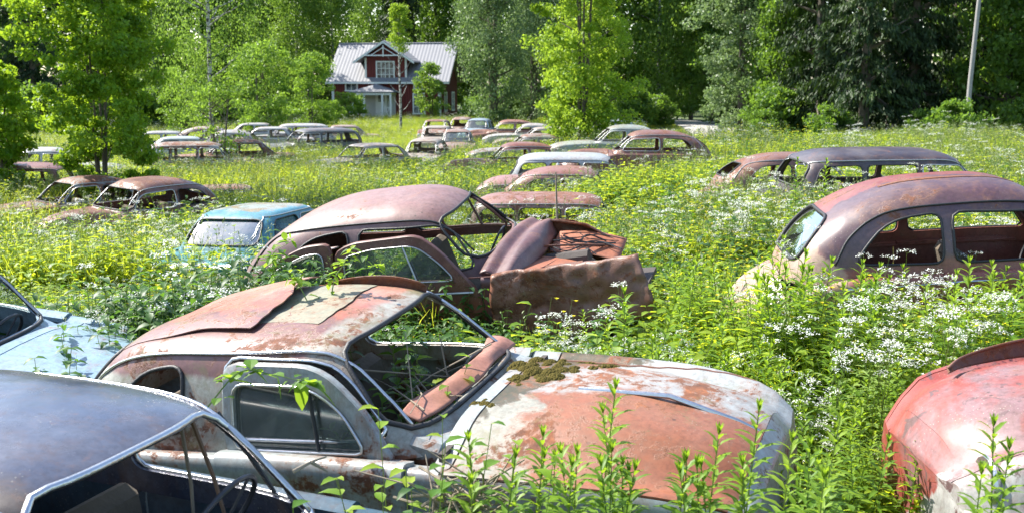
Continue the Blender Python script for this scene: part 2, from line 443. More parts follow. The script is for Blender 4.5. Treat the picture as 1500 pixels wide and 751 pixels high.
def inr(v, a, b): return a < v < b
def make_car(S, name, label=None, mats=None, glass=('side', 'front', 'rear'), drop=(), seats=True, steer=True, bonnet_deform=None, group=None):
    mt = dict(paint=M['paint'], seal=M['rubber'], trim=M['alu'], glass=M['glass']); mt.update(mats or {})
    root = empty(name); tag(root, label, 'car', group)
    cab, bvh = cabin_mesh(S, mt.get('roof', mt['paint'])); link('roof_and_pillars', cab, root)
    fx = []
    for sd in (-1, 1):
        for k, p in enumerate(S.get('side', [])):
            if 'seal' not in drop: fx.append(link('window_frame', seal_mesh(bvh, 'side', p, sd, .011, mt['seal'] if k else mt['trim'], 'window_frame'), root))
            if 'side' in glass: link('window_glass', glass_mesh(bvh, 'side', p, sd, mt['glass']), root)
    if S.get('front'):
        link('windscreen_seal', seal_mesh(bvh, 'front', S['front'], 0, .014, mt.get('wseal', M['rubber']), 'windscreen_seal', rnd=.1), root)
        if 'front' in glass: link('windscreen', glass_mesh(bvh, 'front', S['front'], 0, mt['glass'], 'windscreen'), root)
    if S.get('rear'):
        link('rear_window_seal', seal_mesh(bvh, 'rear', S['rear'], 0, .016, M['rubber'], 'rear_window_seal', rnd=.1), root)
        if 'rear' in glass: link('rear_window', glass_mesh(bvh, 'rear', S['rear'], 0, mt['glass'], 'rear_window'), root)
    # drip rail
    if S.get('rail'):
        for sd in (-1, 1):
            P = project(bvh, 'side', catmull(S['rail'], np.linspace(0, len(S['rail']) - 1, 40)), .006, sd)
            v, f = tube_geo(P, .009, 6); link('drip_rail', make_mesh('drip_rail', v, f, mt['trim']), root)
    X, Vv, G = body_grid(S); xb0, xd0, xd1, xc1 = S['xcuts'][:4]; vt = S['vcuts'][0]; xe = X[-1]; xs = X[0]
    drs = S['doors']
    def is_door(x, v): return v > vt and v < 5.6 and any(inr(x, a, b) for (a, b) in drs)
    def is_bonnet(x, v): return x > xc1 + .005 and v < S['vcuts'][1] and x < xe - .05
    def is_boot(x, v): return x < xb0 - .005 and v < S['vcuts'][1] and x > xs + .05
    def gap(x, v): return any(abs(x - c) < .005 and (v > vt if c in (xd0, xd1) or c not in S['xcuts'][:4] else v < S['vcuts'][1]) for c in S['xcuts']) or (abs(v - S['vcuts'][1]) < .02 and (x > xc1 or x < xb0))
    def is_body(x, v):
        if is_door(x, v) or is_bonnet(x, v) or is_boot(x, v): return False
        if xb0 < x < xc1 - .12 and v < vt: return False
        if gap(x, v): return False
        return True
    def caps(V, F, vid):
        for i in (0, len(X) - 1):
            r = [vid(i, j, 1) for j in range(len(Vv))] + [vid(i, j, -1) for j in range(len(Vv) - 1, 0, -1)]
            F.append(tuple(r if i else r[::-1]))
    bm_ = mt.get('body', mt['paint'])
    link('body', grid_patch(X, Vv, G, is_body, bm_, 'body', extra=caps), root)
    if 'bonnet' not in drop: link('bonnet', grid_patch(X, Vv, G, is_bonnet, mt.get('bonnet', bm_), 'bonnet', deform=bonnet_deform), root)
    if S.get('boot', True): link('boot_lid', grid_patch(X, Vv, G, is_boot, bm_, 'boot_lid'), root)
    for (a, b) in drs:
        if 'doors' in drop: break
        for sd in (-1, 1):
            d = link('door', grid_patch(X, Vv, G, lambda x, v: v > vt and v < 5.6 and inr(x, a + .005, b - .005), mt.get('door', bm_), 'door', thick=.03, sides=(sd,)), root)
            w = float(xinterp(S['body']['W'], [a])[0])
            h = MB(); h.tube([(a + .06, sd * (w + .0), .80), (a + .07, sd * (w + .035), .80), (a + .19, sd * (w + .035), .80), (a + .2, sd * (w + .0), .80)], .011, 6)
            h.build('door_handle', M['chrome'], d)
    # inside: floor, seats, dashboard, wheel
    zf_ = .30; gl = S['green'][0]
    m = MB(); m.box(((gl[1] + gl[2]) / 2, 0, zf_), (gl[1] - gl[2] + .1, 1.36, .03)); m.box((gl[1] - .02, 0, .62), (.03, 1.3, .6)); m.build('floor_pan', M['dark'], root)
    if seats:
        for k, xs_ in enumerate(S.get('seats', (.0, -.85))):
            m = MB(); m.box((xs_ + .2, 0, .5), (.5, 1.2, .2), bev=.05); m.box((xs_ - .07, 0, .74), (.13, 1.2, .46), Matrix.Rotation(rad(-12), 3, 'Y'), .05)
            m.build('seat', M['seat'], root)
    if steer:
        m = MB(); xx, yy = gl[1] - .36, .33; R = Matrix.Rotation(rad(-62), 3, 'Y')
        m.tube([tuple(R @ Vector((.19 * math.cos(a), .19 * math.sin(a), 0)) + Vector((xx, yy, .88))) for a in np.linspace(0, 2 * math.pi, 28, endpoint=False)], .011, 8, True)
        for a in (0.4, math.pi - .4, -math.pi / 2): m.tube([tuple(R @ Vector((.19 * math.cos(a), .19 * math.sin(a), 0)) + Vector((xx, yy, .88))), tuple(R @ Vector((0, 0, -.03)) + Vector((xx, yy, .88)))], .007, 5)
        m.tube([(xx, yy, .88), (gl[1] - .02, yy, .70)], .02, 8)
        m.build('steering_wheel', M['wheel'], root)
    m = MB(); m.box((gl[1] - .14, 0, .88), (.2, 1.2, .14), Matrix.Rotation(rad(15), 3, 'Y'), .03); m.build('dashboard', mt.get('dash', mt['paint']), root)
    # front: bumper, lamps, grille
    wf = float(xinterp(S['body']['W'], [xe - .15])[0]); zc_ = S['body'].get('lampz', .66)
    for sd in (-1, 1):
        y_ = sd * (wf - .13)
        prof = [(0, .0), (.0, .095), (.03, .1), (.05, .085), (.075, .05), (.085, 0.0)]; v = []; f = []
        x_ = xe - .12 - (S['body'].get('nose', 0) * .9 * (abs(y_) / .8) ** 2)
        for (dx, rr) in prof:
            for k in range(20): a = 2 * math.pi * k / 20; v.append((x_ + dx + .06, y_ + rr * math.cos(a), zc_ + rr * math.sin(a)))
        for i in range(len(prof) - 1):
            for k in range(20): f.append((i * 20 + k, i * 20 + (k + 1) % 20, (i + 1) * 20 + (k + 1) % 20, (i + 1) * 20 + k))
        if 'headlight' not in drop: link('headlight', make_mesh('headlight', v, f, M['lamp_glass']), root)
    if 'bumper' not in drop:
        for xx, sg in ((xe, 1), (xs, -1)):
            m = MB(); m.tube([(xx - sg * .28, -.78, .42), (xx - sg * .06, -.72, .42), (xx + sg * .06, -.4, .42), (xx + sg * .08, 0, .42), (xx + sg * .06, .4, .42), (xx - sg * .06, .72, .42), (xx - sg * .28, .78, .42)], .045, 8)
            m.build('bumper', M['alu'], root)
    if 'bumper' not in drop:
        m = MB()
        for zz in (.46, .52, .58): m.tube([(xe - .01, -.36, zz), (xe + .03, 0, zz), (xe - .01, .36, zz)], .01, 6)
        m.build('grille', M['alu'], root)
    root['bvhk'] = 0; del root['bvhk']
    return root, bvh

PONTON = dict(
    green=[(.88, .95, -1.40, .70, 5), (.98, .84, -1.36, .685, 5), (1.12, .69, -1.25, .65, 5), (1.24, .56, -1.12, .61, 5), (1.34, .44, -.98, .56, 4.6), (1.41, .33, -.84, .49, 4), (1.455, .20, -.68, .38, 3.4), (1.48, .04, -.50, .24, 3), (1.49, -.1, -.35, .1, 2.5), (1.492, -.15, -.30, .01, 2)],
    side=[[(-.16, .98), (.66, .98), (.36, 1.30, .14), (-.16, 1.31)], [(-1.0, .99), (-.24, .98), (-.24, 1.31), (-.72, 1.29, .2)]],
    front=[(-.62, .985, .12), (.62, .985, .12), (.48, 1.365, .12), (-.48, 1.365, .12)], front_x=.15,
    rear=[(-.50, 1.04), (.50, 1.04), (.40, 1.30), (-.40, 1.30)], rear_x=-.75,
    rail=[(-1.2, 1.05), (-1.0, 1.24), (-.7, 1.335), (-.2, 1.365), (.25, 1.355), (.45, 1.27), (.62, 1.12), (.74, 1.0)],
    xcuts=[-1.38, -.2, .82, .97], vcuts=[2.15, 2.3], doors=[(-.2, .82)],
    body=dict(W=[(-2.15, .5), (-2.08, .64), (-1.9, .73), (-1.4, .79), (0, .80), (.9, .80), (1.6, .79), (2.1, .74), (2.3, .64), (2.38, .5)],
              zc=[(-2.15, .62), (-2.05, .78), (-1.8, .88), (-1.4, .94), (-.9, .96), (.8, .965), (.95, .985), (1.5, .965), (2.0, .90), (2.28, .78), (2.38, .62)],
              zf=[(-2.15, .6), (-2.0, .76), (-1.7, .85), (-1.2, .90), (0, .92), (.9, .92), (1.7, .89), (2.2, .80), (2.38, .62)],
              yh=[(-2.15, .3), (-1.9, .45), (-1.4, .60), (-.8, .66), (.9, .66), (1.5, .63), (2.1, .52), (2.38, .32)],
              val=[(-2.15, .005), (-1.4, .012), (.9, .012), (1.6, .03), (2.38, .012)], nose=.06))
ROUND = dict(
    green=[(.90, .90, -1.85, .70, 4.4), (1.02, .78, -1.78, .685, 4.4), (1.16, .64, -1.66, .65, 4.4), (1.30, .50, -1.48, .60, 4.2), (1.41, .38, -1.26, .545, 4), (1.49, .25, -1.02, .46, 3.6), (1.535, .10, -.80, .35, 3.2), (1.555, -.05, -.6, .2, 2.8), (1.562, -.18, -.45, .08, 2.4), (1.563, -.25, -.40, .01, 2)],
    side=[[(-.42, 1.03), (.58, 1.03), (.34, 1.33, .16), (-.42, 1.37)], [(-1.34, 1.05, .12), (-.50, 1.03), (-.50, 1.37), (-1.1, 1.33, .25)]],
    front=[(-.58, 1.04, .12), (.58, 1.04, .12), (.46, 1.40, .12), (-.46, 1.40, .12)], front_x=.15,
    rear=[(-.40, 1.12, .12), (.40, 1.12, .12), (.33, 1.36, .12), (-.33, 1.36, .12)], rear_x=-.9,
    rail=[(-1.62, 1.05), (-1.35, 1.33), (-1.0, 1.42), (-.4, 1.44), (.2, 1.41), (.45, 1.27), (.62, 1.1)],
    xcuts=[-1.75, -.46, .74, .92, -1.3], vcuts=[2.1, 2.3], doors=[(-.46, .74), (-1.3, -.46)],
    body=dict(W=[(-2.25, .42), (-2.15, .58), (-1.9, .72), (-1.5, .79), (-.9, .79), (.7, .78), (1.2, .80), (1.8, .80), (2.15, .72), (2.3, .5)],
              zc=[(-2.25, .6), (-2.1, .76), (-1.9, .88), (-1.5, .97), (.8, 1.0), (.95, 1.03), (1.5, 1.02), (1.9, .97), (2.2, .82), (2.3, .62)],
              zf=[(-2.25, .56), (-2.0, .72), (-1.5, .86), (-.9, .93), (.7, .93), (1.2, .86), (1.7, .84), (2.1, .74), (2.3, .56)],
              yh=[(-2.25, .3), (-1.9, .46), (-1.3, .62), (.7, .66), (1.1, .52), (1.8, .38), (2.2, .26), (2.3, .2)],
              val=[(-2.25, .01), (-1.3, .015), (.8, .015), (1.3, .12), (2.1, .12), (2.3, .02)], nose=.05))
WAGON = dict(
    green=[(.90, .92, -2.1, .71, 6), (1.02, .80, -2.06, .70, 6), (1.2, .64, -1.98, .665, 6), (1.36, .50, -1.88, .62, 5.5), (1.44, .42, -1.78, .57, 5), (1.50, .30, -1.62, .48, 4.2), (1.535, .12, -1.4, .34, 3.6), (1.55, -.1, -1.1, .16, 3), (1.553, -.3, -.9, .01, 2)],
    side=[[(-.22, 1.02), (.60, 1.02), (.40, 1.36), (-.22, 1.38)], [(-1.05, 1.02), (-.30, 1.02), (-.30, 1.38), (-1.05, 1.38)], [(-1.85, 1.03), (-1.13, 1.02), (-1.13, 1.38), (-1.72, 1.36, .12)]],
    front=[(-.62, 1.03), (.62, 1.03), (.50, 1.42), (-.50, 1.42)], front_x=.15,
    rear=[(-.52, 1.06), (.52, 1.06), (.46, 1.38), (-.46, 1.38)], rear_x=-1.7,
    rail=[(-1.9, 1.36), (-1.6, 1.425), (-.4, 1.44), (.25, 1.42), (.5, 1.28), (.68, 1.08)],
    xcuts=[-2.05, -.26, .78, .94, -1.1], vcuts=[2.1, 2.3], doors=[(-.26, .78), (-1.1, -.26)], seats=(.0, -.85), boot=False,
    body=dict(W=[(-2.2, .66), (-2.12, .74), (-1.8, .79), (0, .80), (.9, .80), (1.6, .79), (2.05, .74), (2.2, .55)],
              zc=[(-2.2, .86), (-2.1, .95), (-1.8, .97), (.8, .98), (.95, 1.0), (1.5, .97), (2.0, .88), (2.2, .66)],
              zf=[(-2.2, .84), (-2.0, .91), (0, .92), (.9, .92), (1.6, .89), (2.1, .80), (2.2, .64)],
              yh=[(-2.2, .6), (-1.5, .66), (.9, .66), (1.5, .60), (2.0, .5), (2.2, .35)],
              val=[(-2.2, .01), (.9, .012), (1.6, .03), (2.2, .02)], nose=.05))
BOX = dict(
    green=[(.86, .98, -1.50, .72, 7), (.96, .86, -1.42, .70, 7), (1.12, .68, -1.24, .66, 7), (1.27, .50, -1.06, .615, 6.5), (1.34, .42, -.95, .57, 5.5), (1.38, .32, -.82, .50, 5), (1.40, .15, -.65, .36, 4), (1.41, -.1, -.4, .15, 3), (1.412, -.2, -.3, .01, 2)],
    side=[[(-.18, .95), (.70, .95), (.42, 1.28), (-.18, 1.29)], [(-1.08, .96), (-.26, .95), (-.26, 1.29), (-.88, 1.28)]],
    front=[(-.62, .96), (.62, .96), (.52, 1.31), (-.52, 1.31)], front_x=.15,
    rear=[(-.58, .98), (.58, .98), (.50, 1.29), (-.50, 1.29)], rear_x=-.8,
    rail=[(-1.3, 1.06), (-1.0, 1.29), (-.8, 1.325), (.3, 1.325), (.45, 1.28), (.8, .98)],
    xcuts=[-1.5, -.22, .84, 1.0, -1.0], vcuts=[2.1, 2.3], doors=[(-.22, .84), (-1.0, -.22)],
    body=dict(W=[(-2.2, .62), (-2.12, .72), (-1.8, .78), (0, .80), (1.6, .79), (2.1, .74), (2.2, .64)],
              zc=[(-2.2, .8), (-2.1, .86), (-1.5, .91), (.9, .92), (1.0, .93), (1.6, .89), (2.1, .80), (2.2, .72)],
              zf=[(-2.2, .8), (-2.1, .86), (-1.4, .88), (.9, .88), (1.7, .86), (2.1, .79), (2.2, .7)],
              yh=[(-2.2, .55), (-1.4, .66), (.9, .66), (1.6, .62), (2.2, .52)],
              val=[(-2.2, -1), (2.2, -1)], nose=.02))
def spec(base, **kw):
    d = dict(base); d.update(kw); return d
def pose(o, x, y, z, yaw, pit=0, rol=0, s=1.0, foot=(-2.15, 2.15)):
    o.location = (x, y, z); o.rotation_euler = (rad(rol), rad(pit), rad(yaw)); o.scale = (s, s, s)
    FOOT.append((x, y, yaw, foot[0] * s, foot[1] * s, .80 * s))
    return o
FOOT = []   # where cars stand: plants keep out
# ------------------------------------------------------------------ leaves, trees
def unit(v): return v / (np.linalg.norm(v, axis=1)[:, None] + 1e-9)
def leaf_quads(C, D, size, aspect=.55, rng=RNG, fold=.12, N=None):
    """C centres, D long axes"""
    n = len(C); D = unit(D); r = unit(rng.normal(size=(n, 3))) if N is None else N
    Sd = unit(np.cross(D, r)); Nn = np.cross(Sd, D)
    size = np.broadcast_to(np.asarray(size, float), (n,))[:, None]
    a = C - D * size * .5; b = C + Sd * size * aspect * .5 + Nn * size * fold; c = C + D * size * .5; d = C - Sd * size * aspect * .5 + Nn * size * fold
    V = np.stack([a, b, c, d], 1).reshape(-1, 3); F = np.arange(4 * n).reshape(n, 4)
    return V, F
def set_rnd(me, vals):
    at = me.attributes.new('rnd', 'FLOAT', 'FACE'); at.data.foreach_set('value', np.asarray(vals, np.float32))

def trunk_mesh(h, r, lean=0, limbs=(), rng=RNG, mat=None, wob=.15, seg=7, curve=None):
    m = MB(); n = 9
    t = np.linspace(0, 1, n); px = lean * t * h + wob * np.sin(t * 5 + rng.random() * 6) * t * .5; py = wob * np.cos(t * 4 + rng.random() * 6) * t * .4
    P = np.stack([px, py, t * h], 1); m.tube(P, r * (1 - .85 * t) + .008, seg)
    for (q, e) in limbs:
        s = np.array([np.interp(q, t, P[:, 0]), np.interp(q, t, P[:, 1]), q * h]); e = np.array(e, float)
        rr = r * (1 - .85 * q) * .5
        mid = s * .5 + e * .5 + np.array([0, 0, .06 * np.linalg.norm(e - s)])
        m.tube([s, mid, e], [rr + .006, rr * .6 + .005, .006], 5)
    return m
def tree_parts(kind, h, R, base, nclump, per, leaf, seed, bark, lmat, trunk_r, stems=1, spread=.5, top=1.0, clump=.55, drape=0, limbn=26):
    """returns (trunk mesh, crown mesh) centred on the base of the tree"""
    rng = np.random.default_rng(seed)
    cl = []
    for i in range(nclump):
        u = rng.random() ** .85
        z = base + (h - base) * u
        if kind == 'spruce': rr = R * (1 - u) ** .8 * (.35 + .65 * rng.random() ** .5) + .15
        elif kind == 'round': rr = R * math.sin(math.pi * min(1, .12 + .80 * u)) ** .6 * rng.random() ** .38
        elif kind == 'column': rr = R * (1 - .55 * u) * rng.random() ** .4
        else: rr = R * math.sin(math.pi * (.2 + .72 * u)) ** .5 * rng.random() ** .4
        a = rng.random() * 2 * math.pi
        # lobed outline: the crown reaches out farther in a few directions
        rr *= .80 + .28 * math.sin(3 * a + seed) * math.sin(2.3 * u * 3 + seed * 1.7) + .12 * math.sin(7 * a + 5 * u)
        cl.append((rr * math.cos(a), rr * math.sin(a), z))
    cl = np.array(cl)
    C = []; D = []; Rn = []
    for k, c in enumerate(cl):
        q = per if kind != 'spruce' else per
        s = clump * (.6 + .8 * rng.random())
        if kind == 'spruce':
            rr = math.hypot(c[0], c[1]); d = np.array([c[0], c[1], 0]) / (rr + 1e-6)
            t = rng.random(q) ** .7; side = rng.normal(size=q) * .16 * (rr + .4)
            pts = np.outer(t * (rr + .3), d) + np.outer(side * (1.15 - t), [-d[1], d[0], 0])
            pts[:, 2] = c[2] - .30 * (t * rr) - np.abs(rng.normal(size=q)) * (.12 + .3 * drape) * (t + .2)
            dd = np.tile(d * .5, (q, 1)) + rng.normal(size=(q, 3)) * .35; dd[:, 2] -= .5 + drape
        else:
            g = rng.normal(size=(q, 3)); g = g / np.linalg.norm(g, axis=1)[:, None] * (rng.random((q, 1)) ** .45)
            g[:, 2] *= (.62 + 1.2 * drape); pts = c + g * s
            if drape: pts[:, 2] -= drape * s * .8; dd = rng.normal(size=(q, 3)) * .5; dd[:, 2] -= .6 + drape
            else:
                dd = rng.normal(size=(q, 3)); dd[:, 2] -= .35
        C.append(pts); D.append(dd); Rn.append(.55 * rng.random() + .45 * rng.random(q))
    C = np.concatenate(C); D = np.concatenate(D); Rn = np.concatenate(Rn)
    ok = C[:, 2] > .05; C, D, Rn = C[ok], D[ok], Rn[ok]
    V, F = leaf_quads(C, D, leaf * (.6 + .8 * rng.random(len(C))), .62 if kind != 'spruce' else .3, rng)
    crown = make_mesh('crown', V, F, lmat, False); set_rnd(crown, Rn)
    # trunk(s) with limbs reaching into the clumps
    m = MB(); order = rng.permutation(len(cl))[:limbn]
    for s in range(stems):
        ang = 2 * math.pi * s / max(stems, 1) + rng.random(); off = spread * (.3 if stems > 1 else 0)
        lean = 0 if stems == 1 else off / h * 1.6
        li = []
        for k in order[s::stems]:
            c = cl[k]; q = max(.12, (c[2] - .35 * math.hypot(c[0], c[1]) - .3) / h); li.append((min(q, .93), c))
        tt = trunk_mesh(h * .95, trunk_r * (1 if s == 0 else .75), 0, [], rng)
        # shift the stem
        vv = np.array(tt.v); vv[:, 0] += math.cos(ang) * (off * .4 + lean * vv[:, 2]); vv[:, 1] += math.sin(ang) * (off * .4 + lean * vv[:, 2])
        m.add(vv, tt.f)
        for (q, e) in li:
            ph = q * h; s0 = np.array([math.cos(ang) * (off * .4 + lean * ph), math.sin(ang) * (off * .4 + lean * ph), ph]); rr = trunk_r * (1 - .85 * q) * .45
            mid = s0 * .5 + e * .5 + np.array([0, 0, -.04 * np.linalg.norm(e - s0)])
            m.tube([s0, mid, e], [rr + .006, rr * .6 + .005, .005], 4, cap=False)
    trunk = m.mesh('trunk', bark)
    return trunk, crown
TP = {}
def tree(key, name, label, x, y, cat='tree', group=None, rz=0.0, s=1.0, sz=None, z=0, **kw):
    if key not in TP: TP[key] = tree_parts(**kw)
    t, c = TP[key]
    r = empty(name, (x, y, z), (0, 0, rz)); r.scale = (s, s, sz or s); tag(r, label, cat, group)
    link('trunk', t, r); link('crown', c, r); return r

# leaf materials: real leaf colours
L = {}
L['maple'] = leaf_mat('maple_leaves', [(.08, .18, .008), (.14, .26, .01), (.20, .33, .012), (.24, .33, .03)], .46, False, tcol=(.44, .60, .05))
L['maple_deep'] = leaf_mat('young_maple_leaves', [(.05, .13, .008), (.085, .20, .012), (.12, .25, .012), (.17, .28, .03)], .45, False, tcol=(.46, .64, .03))
L['birch'] = leaf_mat('birch_leaves', [(.07, .14, .02), (.11, .20, .03), (.16, .26, .04), (.22, .32, .06)], .42, False, tcol=(.32, .50, .05))
L['apple'] = leaf_mat('orchard_leaves', [(.06, .14, .015), (.10, .20, .02), (.15, .26, .03), (.22, .32, .05)], .42, False, tcol=(.36, .56, .05))
L['willow'] = leaf_mat('willow_leaves', [(.06, .11, .04), (.11, .17, .065), (.18, .25, .11), (.27, .34, .18)], .35, False, tcol=(.26, .40, .10))
L['forest'] = leaf_mat('forest_leaves', [(.035, .08, .012), (.06, .125, .018), (.09, .17, .025), (.13, .22, .035)], .42, False, tcol=(.30, .50, .04))
L['spruce'] = leaf_mat('spruce_needles', [(.010, .026, .008), (.018, .042, .011), (.030, .062, .015), (.055, .095, .022)], .2, False, rough=.6, tcol=(.07, .13, .015))
def birch_bark():
    t = NT('birch_bark'); tc = t.n('ShaderNodeTexCoord'); mp = t.n('ShaderNodeMapping'); mp.inputs['Scale'].default_value = (3, 3, 9); t.l(tc.outputs['Object'], mp.inputs[0])
    c = t.ramp(t.noise(mp.outputs[0], 1.2, 8, .7, .6), [(.46, (.04, .035, .03)), (.53, (.42, .41, .37)), (.8, (.55, .54, .50))])
    p = t.n('ShaderNodeBsdfPrincipled', Roughness=.8); t.l(c, p.inputs[0]); t.l(p.outputs[0], t.out.inputs[0]); return t.m
M['birchbark'] = birch_bark()

# ------------------------------------------------------------------ plants (source meshes for the ground cover and single plants)
P_ = {}
P_['grass'] = leaf_mat('grass_blades', [(.12, .20, .015), (.20, .27, .02), (.24, .33, .03), (.36, .36, .11)], .48, True, tcol=(.76, .82, .05))
P_['weed'] = leaf_mat('weed_leaves', [(.065, .14, .012), (.115, .21, .015), (.19, .28, .02), (.28, .35, .03)], .48, True, tcol=(.78, .88, .04))
P_['pale'] = leaf_mat('pale_weed_leaves', [(.09, .18, .04), (.15, .25, .05), (.22, .32, .07), (.30, .38, .12)], .42, True, tcol=(.62, .78, .09))
P_['nettle'] = leaf_mat('nettle_leaves', [(.02, .065, .012), (.035, .09, .015), (.05, .12, .018), (.08, .16, .02)], .35, True, tcol=(.20, .40, .03))
P_['flower'] = leaf_mat('white_petals', [(.62, .64, .56), (.7, .72, .66), (.78, .78, .74)], .25, True, tcol=(.8, .8, .7))
P_['yellow'] = leaf_mat('yellow_petals', [(.62, .50, .02), (.75, .62, .03)], .35, True, tcol=(.8, .7, .03))
P_['stalk'] = leaf_mat('plant_stalks', [(.09, .15, .03), (.14, .20, .05), (.20, .22, .08)], .1, True)
P_['spike'] = leaf_mat('willowherb_leaves', [(.06, .14, .012), (.10, .19, .015), (.15, .25, .02), (.22, .31, .03)], .42, True, tcol=(.45, .65, .03))

def plant_mesh(name, kind, seed, h=.8):
    """one plant as a single mesh; material slots: 0 leaves, 1 stalk, 2 flower"""
    rng = np.random.default_rng(seed); V = []; F = []; MI = []; RN = []
    def addq(v, f, mi, rn):
        n = sum(len(a) for a in V); V.append(np.asarray(v, float)); F.append(np.asarray(f) + n); MI.extend([mi] * len(f)); RN.extend(list(rn))
    def strip(P, w, mi, rn, side):
        P = np.asarray(P, float); w = np.asarray(w)[:, None]; s = np.asarray(side, float)
        v = np.stack([P - s * w / 2, P + s * w / 2], 1).reshape(-1, 3); n = len(P)
        addq(v, [(2 * i, 2 * i + 1, 2 * i + 3, 2 * i + 2) for i in range(n - 1)], mi, [rn] * (n - 1))
    def stalk(P, w=.006, rn=.5):
        strip(P, np.linspace(w, w * .5, len(P)), 1, rn, (1, 0, 0)); strip(P, np.linspace(w, w * .5, len(P)), 1, rn, (0, 1, 0))
    def leaf(base, d, ln, wd, mi=0, rn=None, droop=.3):
        """a leaf of two folded halves, three cross rows"""
        d = np.asarray(d, float); d /= np.linalg.norm(d) + 1e-9; side = np.cross(d, (0, 0, 1.)); side /= np.linalg.norm(side) + 1e-6; up = np.cross(side, d)
        rn = rng.random() if rn is None else rn; rows = []
        for t, ww in ((0, .12), (.32, 1.), (.68, .75), (1, .02)):
            c = np.asarray(base) + d * ln * t - np.array([0, 0, droop * ln * t * t]); rows += [c - side * wd * ww / 2 + up * wd * ww * .18, c, c + side * wd * ww / 2 + up * wd * ww * .18]
        f = []
        for i in range(3):
            a = 3 * i; f += [(a, a + 1, a + 4, a + 3), (a + 1, a + 2, a + 5, a + 4)]
        addq(rows, f, mi, [rn] * 6)
    if kind == 'grass':
        for i in range(16):
            a = rng.random() * 6.28; l = h * (.55 + .5 * rng.random()); b = np.array([rng.normal() * .05, rng.normal() * .05, 0]); bend = .12 + .45 * rng.random()
            d = np.array([math.cos(a), math.sin(a), 0]); t = np.linspace(0, 1, 5)
            P = [b + d * bend * l * q ** 2.2 + np.array([0, 0, l * (q - .22 * bend * q ** 3)]) for q in t]
            strip(P, np.array([.008, .009, .008, .006, .001]) * (.7 + .7 * rng.random()), 0, rng.random(), (-d[1], d[0], 0))
        if seed % 2:
            for i in range(3):
                x, y = rng.normal(size=2) * .06; P = [(x, y, 0), (x * 1.6, y * 1.6, h * .7), (x * 2.6, y * 2.6, h * 1.1)]; stalk(P, .003, .9)
                for k in range(9): leaf((x * 2.4 + rng.normal() * .008, y * 2.4 + rng.normal() * .008, h * (.96 + .016 * k)), (rng.normal(), rng.normal(), 1.5), .03, .008, 1, .95)
    elif kind == 'leafy':
        for s in range(4):
            x, y = rng.normal(size=2) * .09; tx, ty = x * 2.2 + rng.normal() * .05, y * 2.2 + rng.normal() * .05; hh = h * (.65 + .4 * rng.random())
            stalk([(x, y, 0), ((x + tx) / 2, (y + ty) / 2, hh * .5), (tx, ty, hh)], .006)
            for k in range(13):
                t = .22 + .78 * k / 12; a = k * 2.4 + rng.random(); e = .25 + .3 * rng.random()
                ln = (.085 + .06 * rng.random()) * (1.15 - .5 * t)
                leaf((x + (tx - x) * t, y + (ty - y) * t, hh * t), (math.cos(a), math.sin(a), e), ln, ln * .55)
    elif kind == 'nettle':
        for s in range(3):
            x, y = rng.normal(size=2) * .07; hh = h * (.75 + .3 * rng.random()); tx, ty = x * 1.8, y * 1.8
            stalk([(x, y, 0), (tx, ty, hh)], .007)
            for k in range(9):
                t = .25 + .75 * k / 8
                for q in (0, math.pi):
                    a = k * 1.57 + q + rng.normal() * .15; ln = .12 * (1.15 - .55 * t); leaf((x + (tx - x) * t, y + (ty - y) * t, hh * t), (math.cos(a), math.sin(a), .2), ln, ln * .55, droop=.5)
    elif kind == 'bush':
        for s in range(70):
            p = rng.normal(size=3) * np.array([.16, .16, .2]) * h; p[2] = abs(p[2]) + h * .25 * rng.random() + .1
            for k in range(3): leaf(p, rng.normal(size=3) * (1, 1, .6) + (0, 0, .3), .05 + .03 * rng.random(), .035)
    elif kind == 'parsley':
        for s in range(2):
            x, y = rng.normal(size=2) * .06; hh = h * (.8 + .25 * rng.random()); stalk([(x, y, 0), (x * 1.5, y * 1.5, hh * .6)], .008)
            for b in range(6):
                a = b * 2.2 + rng.random(); r = .05 + .13 * rng.random(); zt = hh * (.66 + .38 * rng.random())
                e = np.array([x * 1.5 + r * math.cos(a), y * 1.5 + r * math.sin(a), zt]); b0 = (x * 1.5, y * 1.5, hh * (.45 + .15 * rng.random()))
                stalk([b0, (np.array(b0) + e) / 2 + (0, 0, -.01), e - (0, 0, .03)], .004)
                for k in range(9):
                    aa = k * .7 + rng.random(); rr = .045 * math.sqrt(rng.random()) + .008; c = e + np.array([rr * math.cos(aa), rr * math.sin(aa), -rr * .45 + rng.normal() * .004])
                    if k < 5: stalk([e - (0, 0, .03), c], .002)
                    for q in range(5):
                        o = rng.normal(size=3) * (.008, .008, .005); d = rng.normal(size=3) * (1, 1, .6); leaf(c + o, d, .010, .009, 2, droop=0)
            for k in range(12):
                t = .1 + .5 * rng.random(); a = rng.random() * 6.28; d = np.array([math.cos(a), math.sin(a), .45])
                for q in range(6): leaf(np.array([x, y, hh * t]) + d * .05 * (q // 2 + .6), d + np.array([-d[1], d[0], 0]) * (1 if q % 2 else -1) * .9, .055, .018)
    elif kind == 'yellow':
        for s in range(4):
            x, y = rng.normal(size=2) * .09; hh = h * (.7 + .4 * rng.random()); stalk([(x, y, 0), (x * 1.7, y * 1.7, hh)], .003)
            for b in range(2):
                e = np.array([x * 1.7 + rng.normal() * .03, y * 1.7 + rng.normal() * .03, hh * (.9 + .12 * rng.random())])
                for q in range(5): a = q * 1.256; leaf(e, (math.cos(a), math.sin(a), .6), .014, .013, 2, droop=0)
            for k in range(5): a = rng.random() * 6.28; leaf((x, y, hh * .5 * rng.random()), (math.cos(a), math.sin(a), .5), .08, .025)
    elif kind == 'spike':
        n = int(64 * h); cx, cy = rng.normal(size=2) * .05
        stalk([(0, 0, 0), (cx * .4, cy * .4, h * .5), (cx, cy, h)], .009, .6)
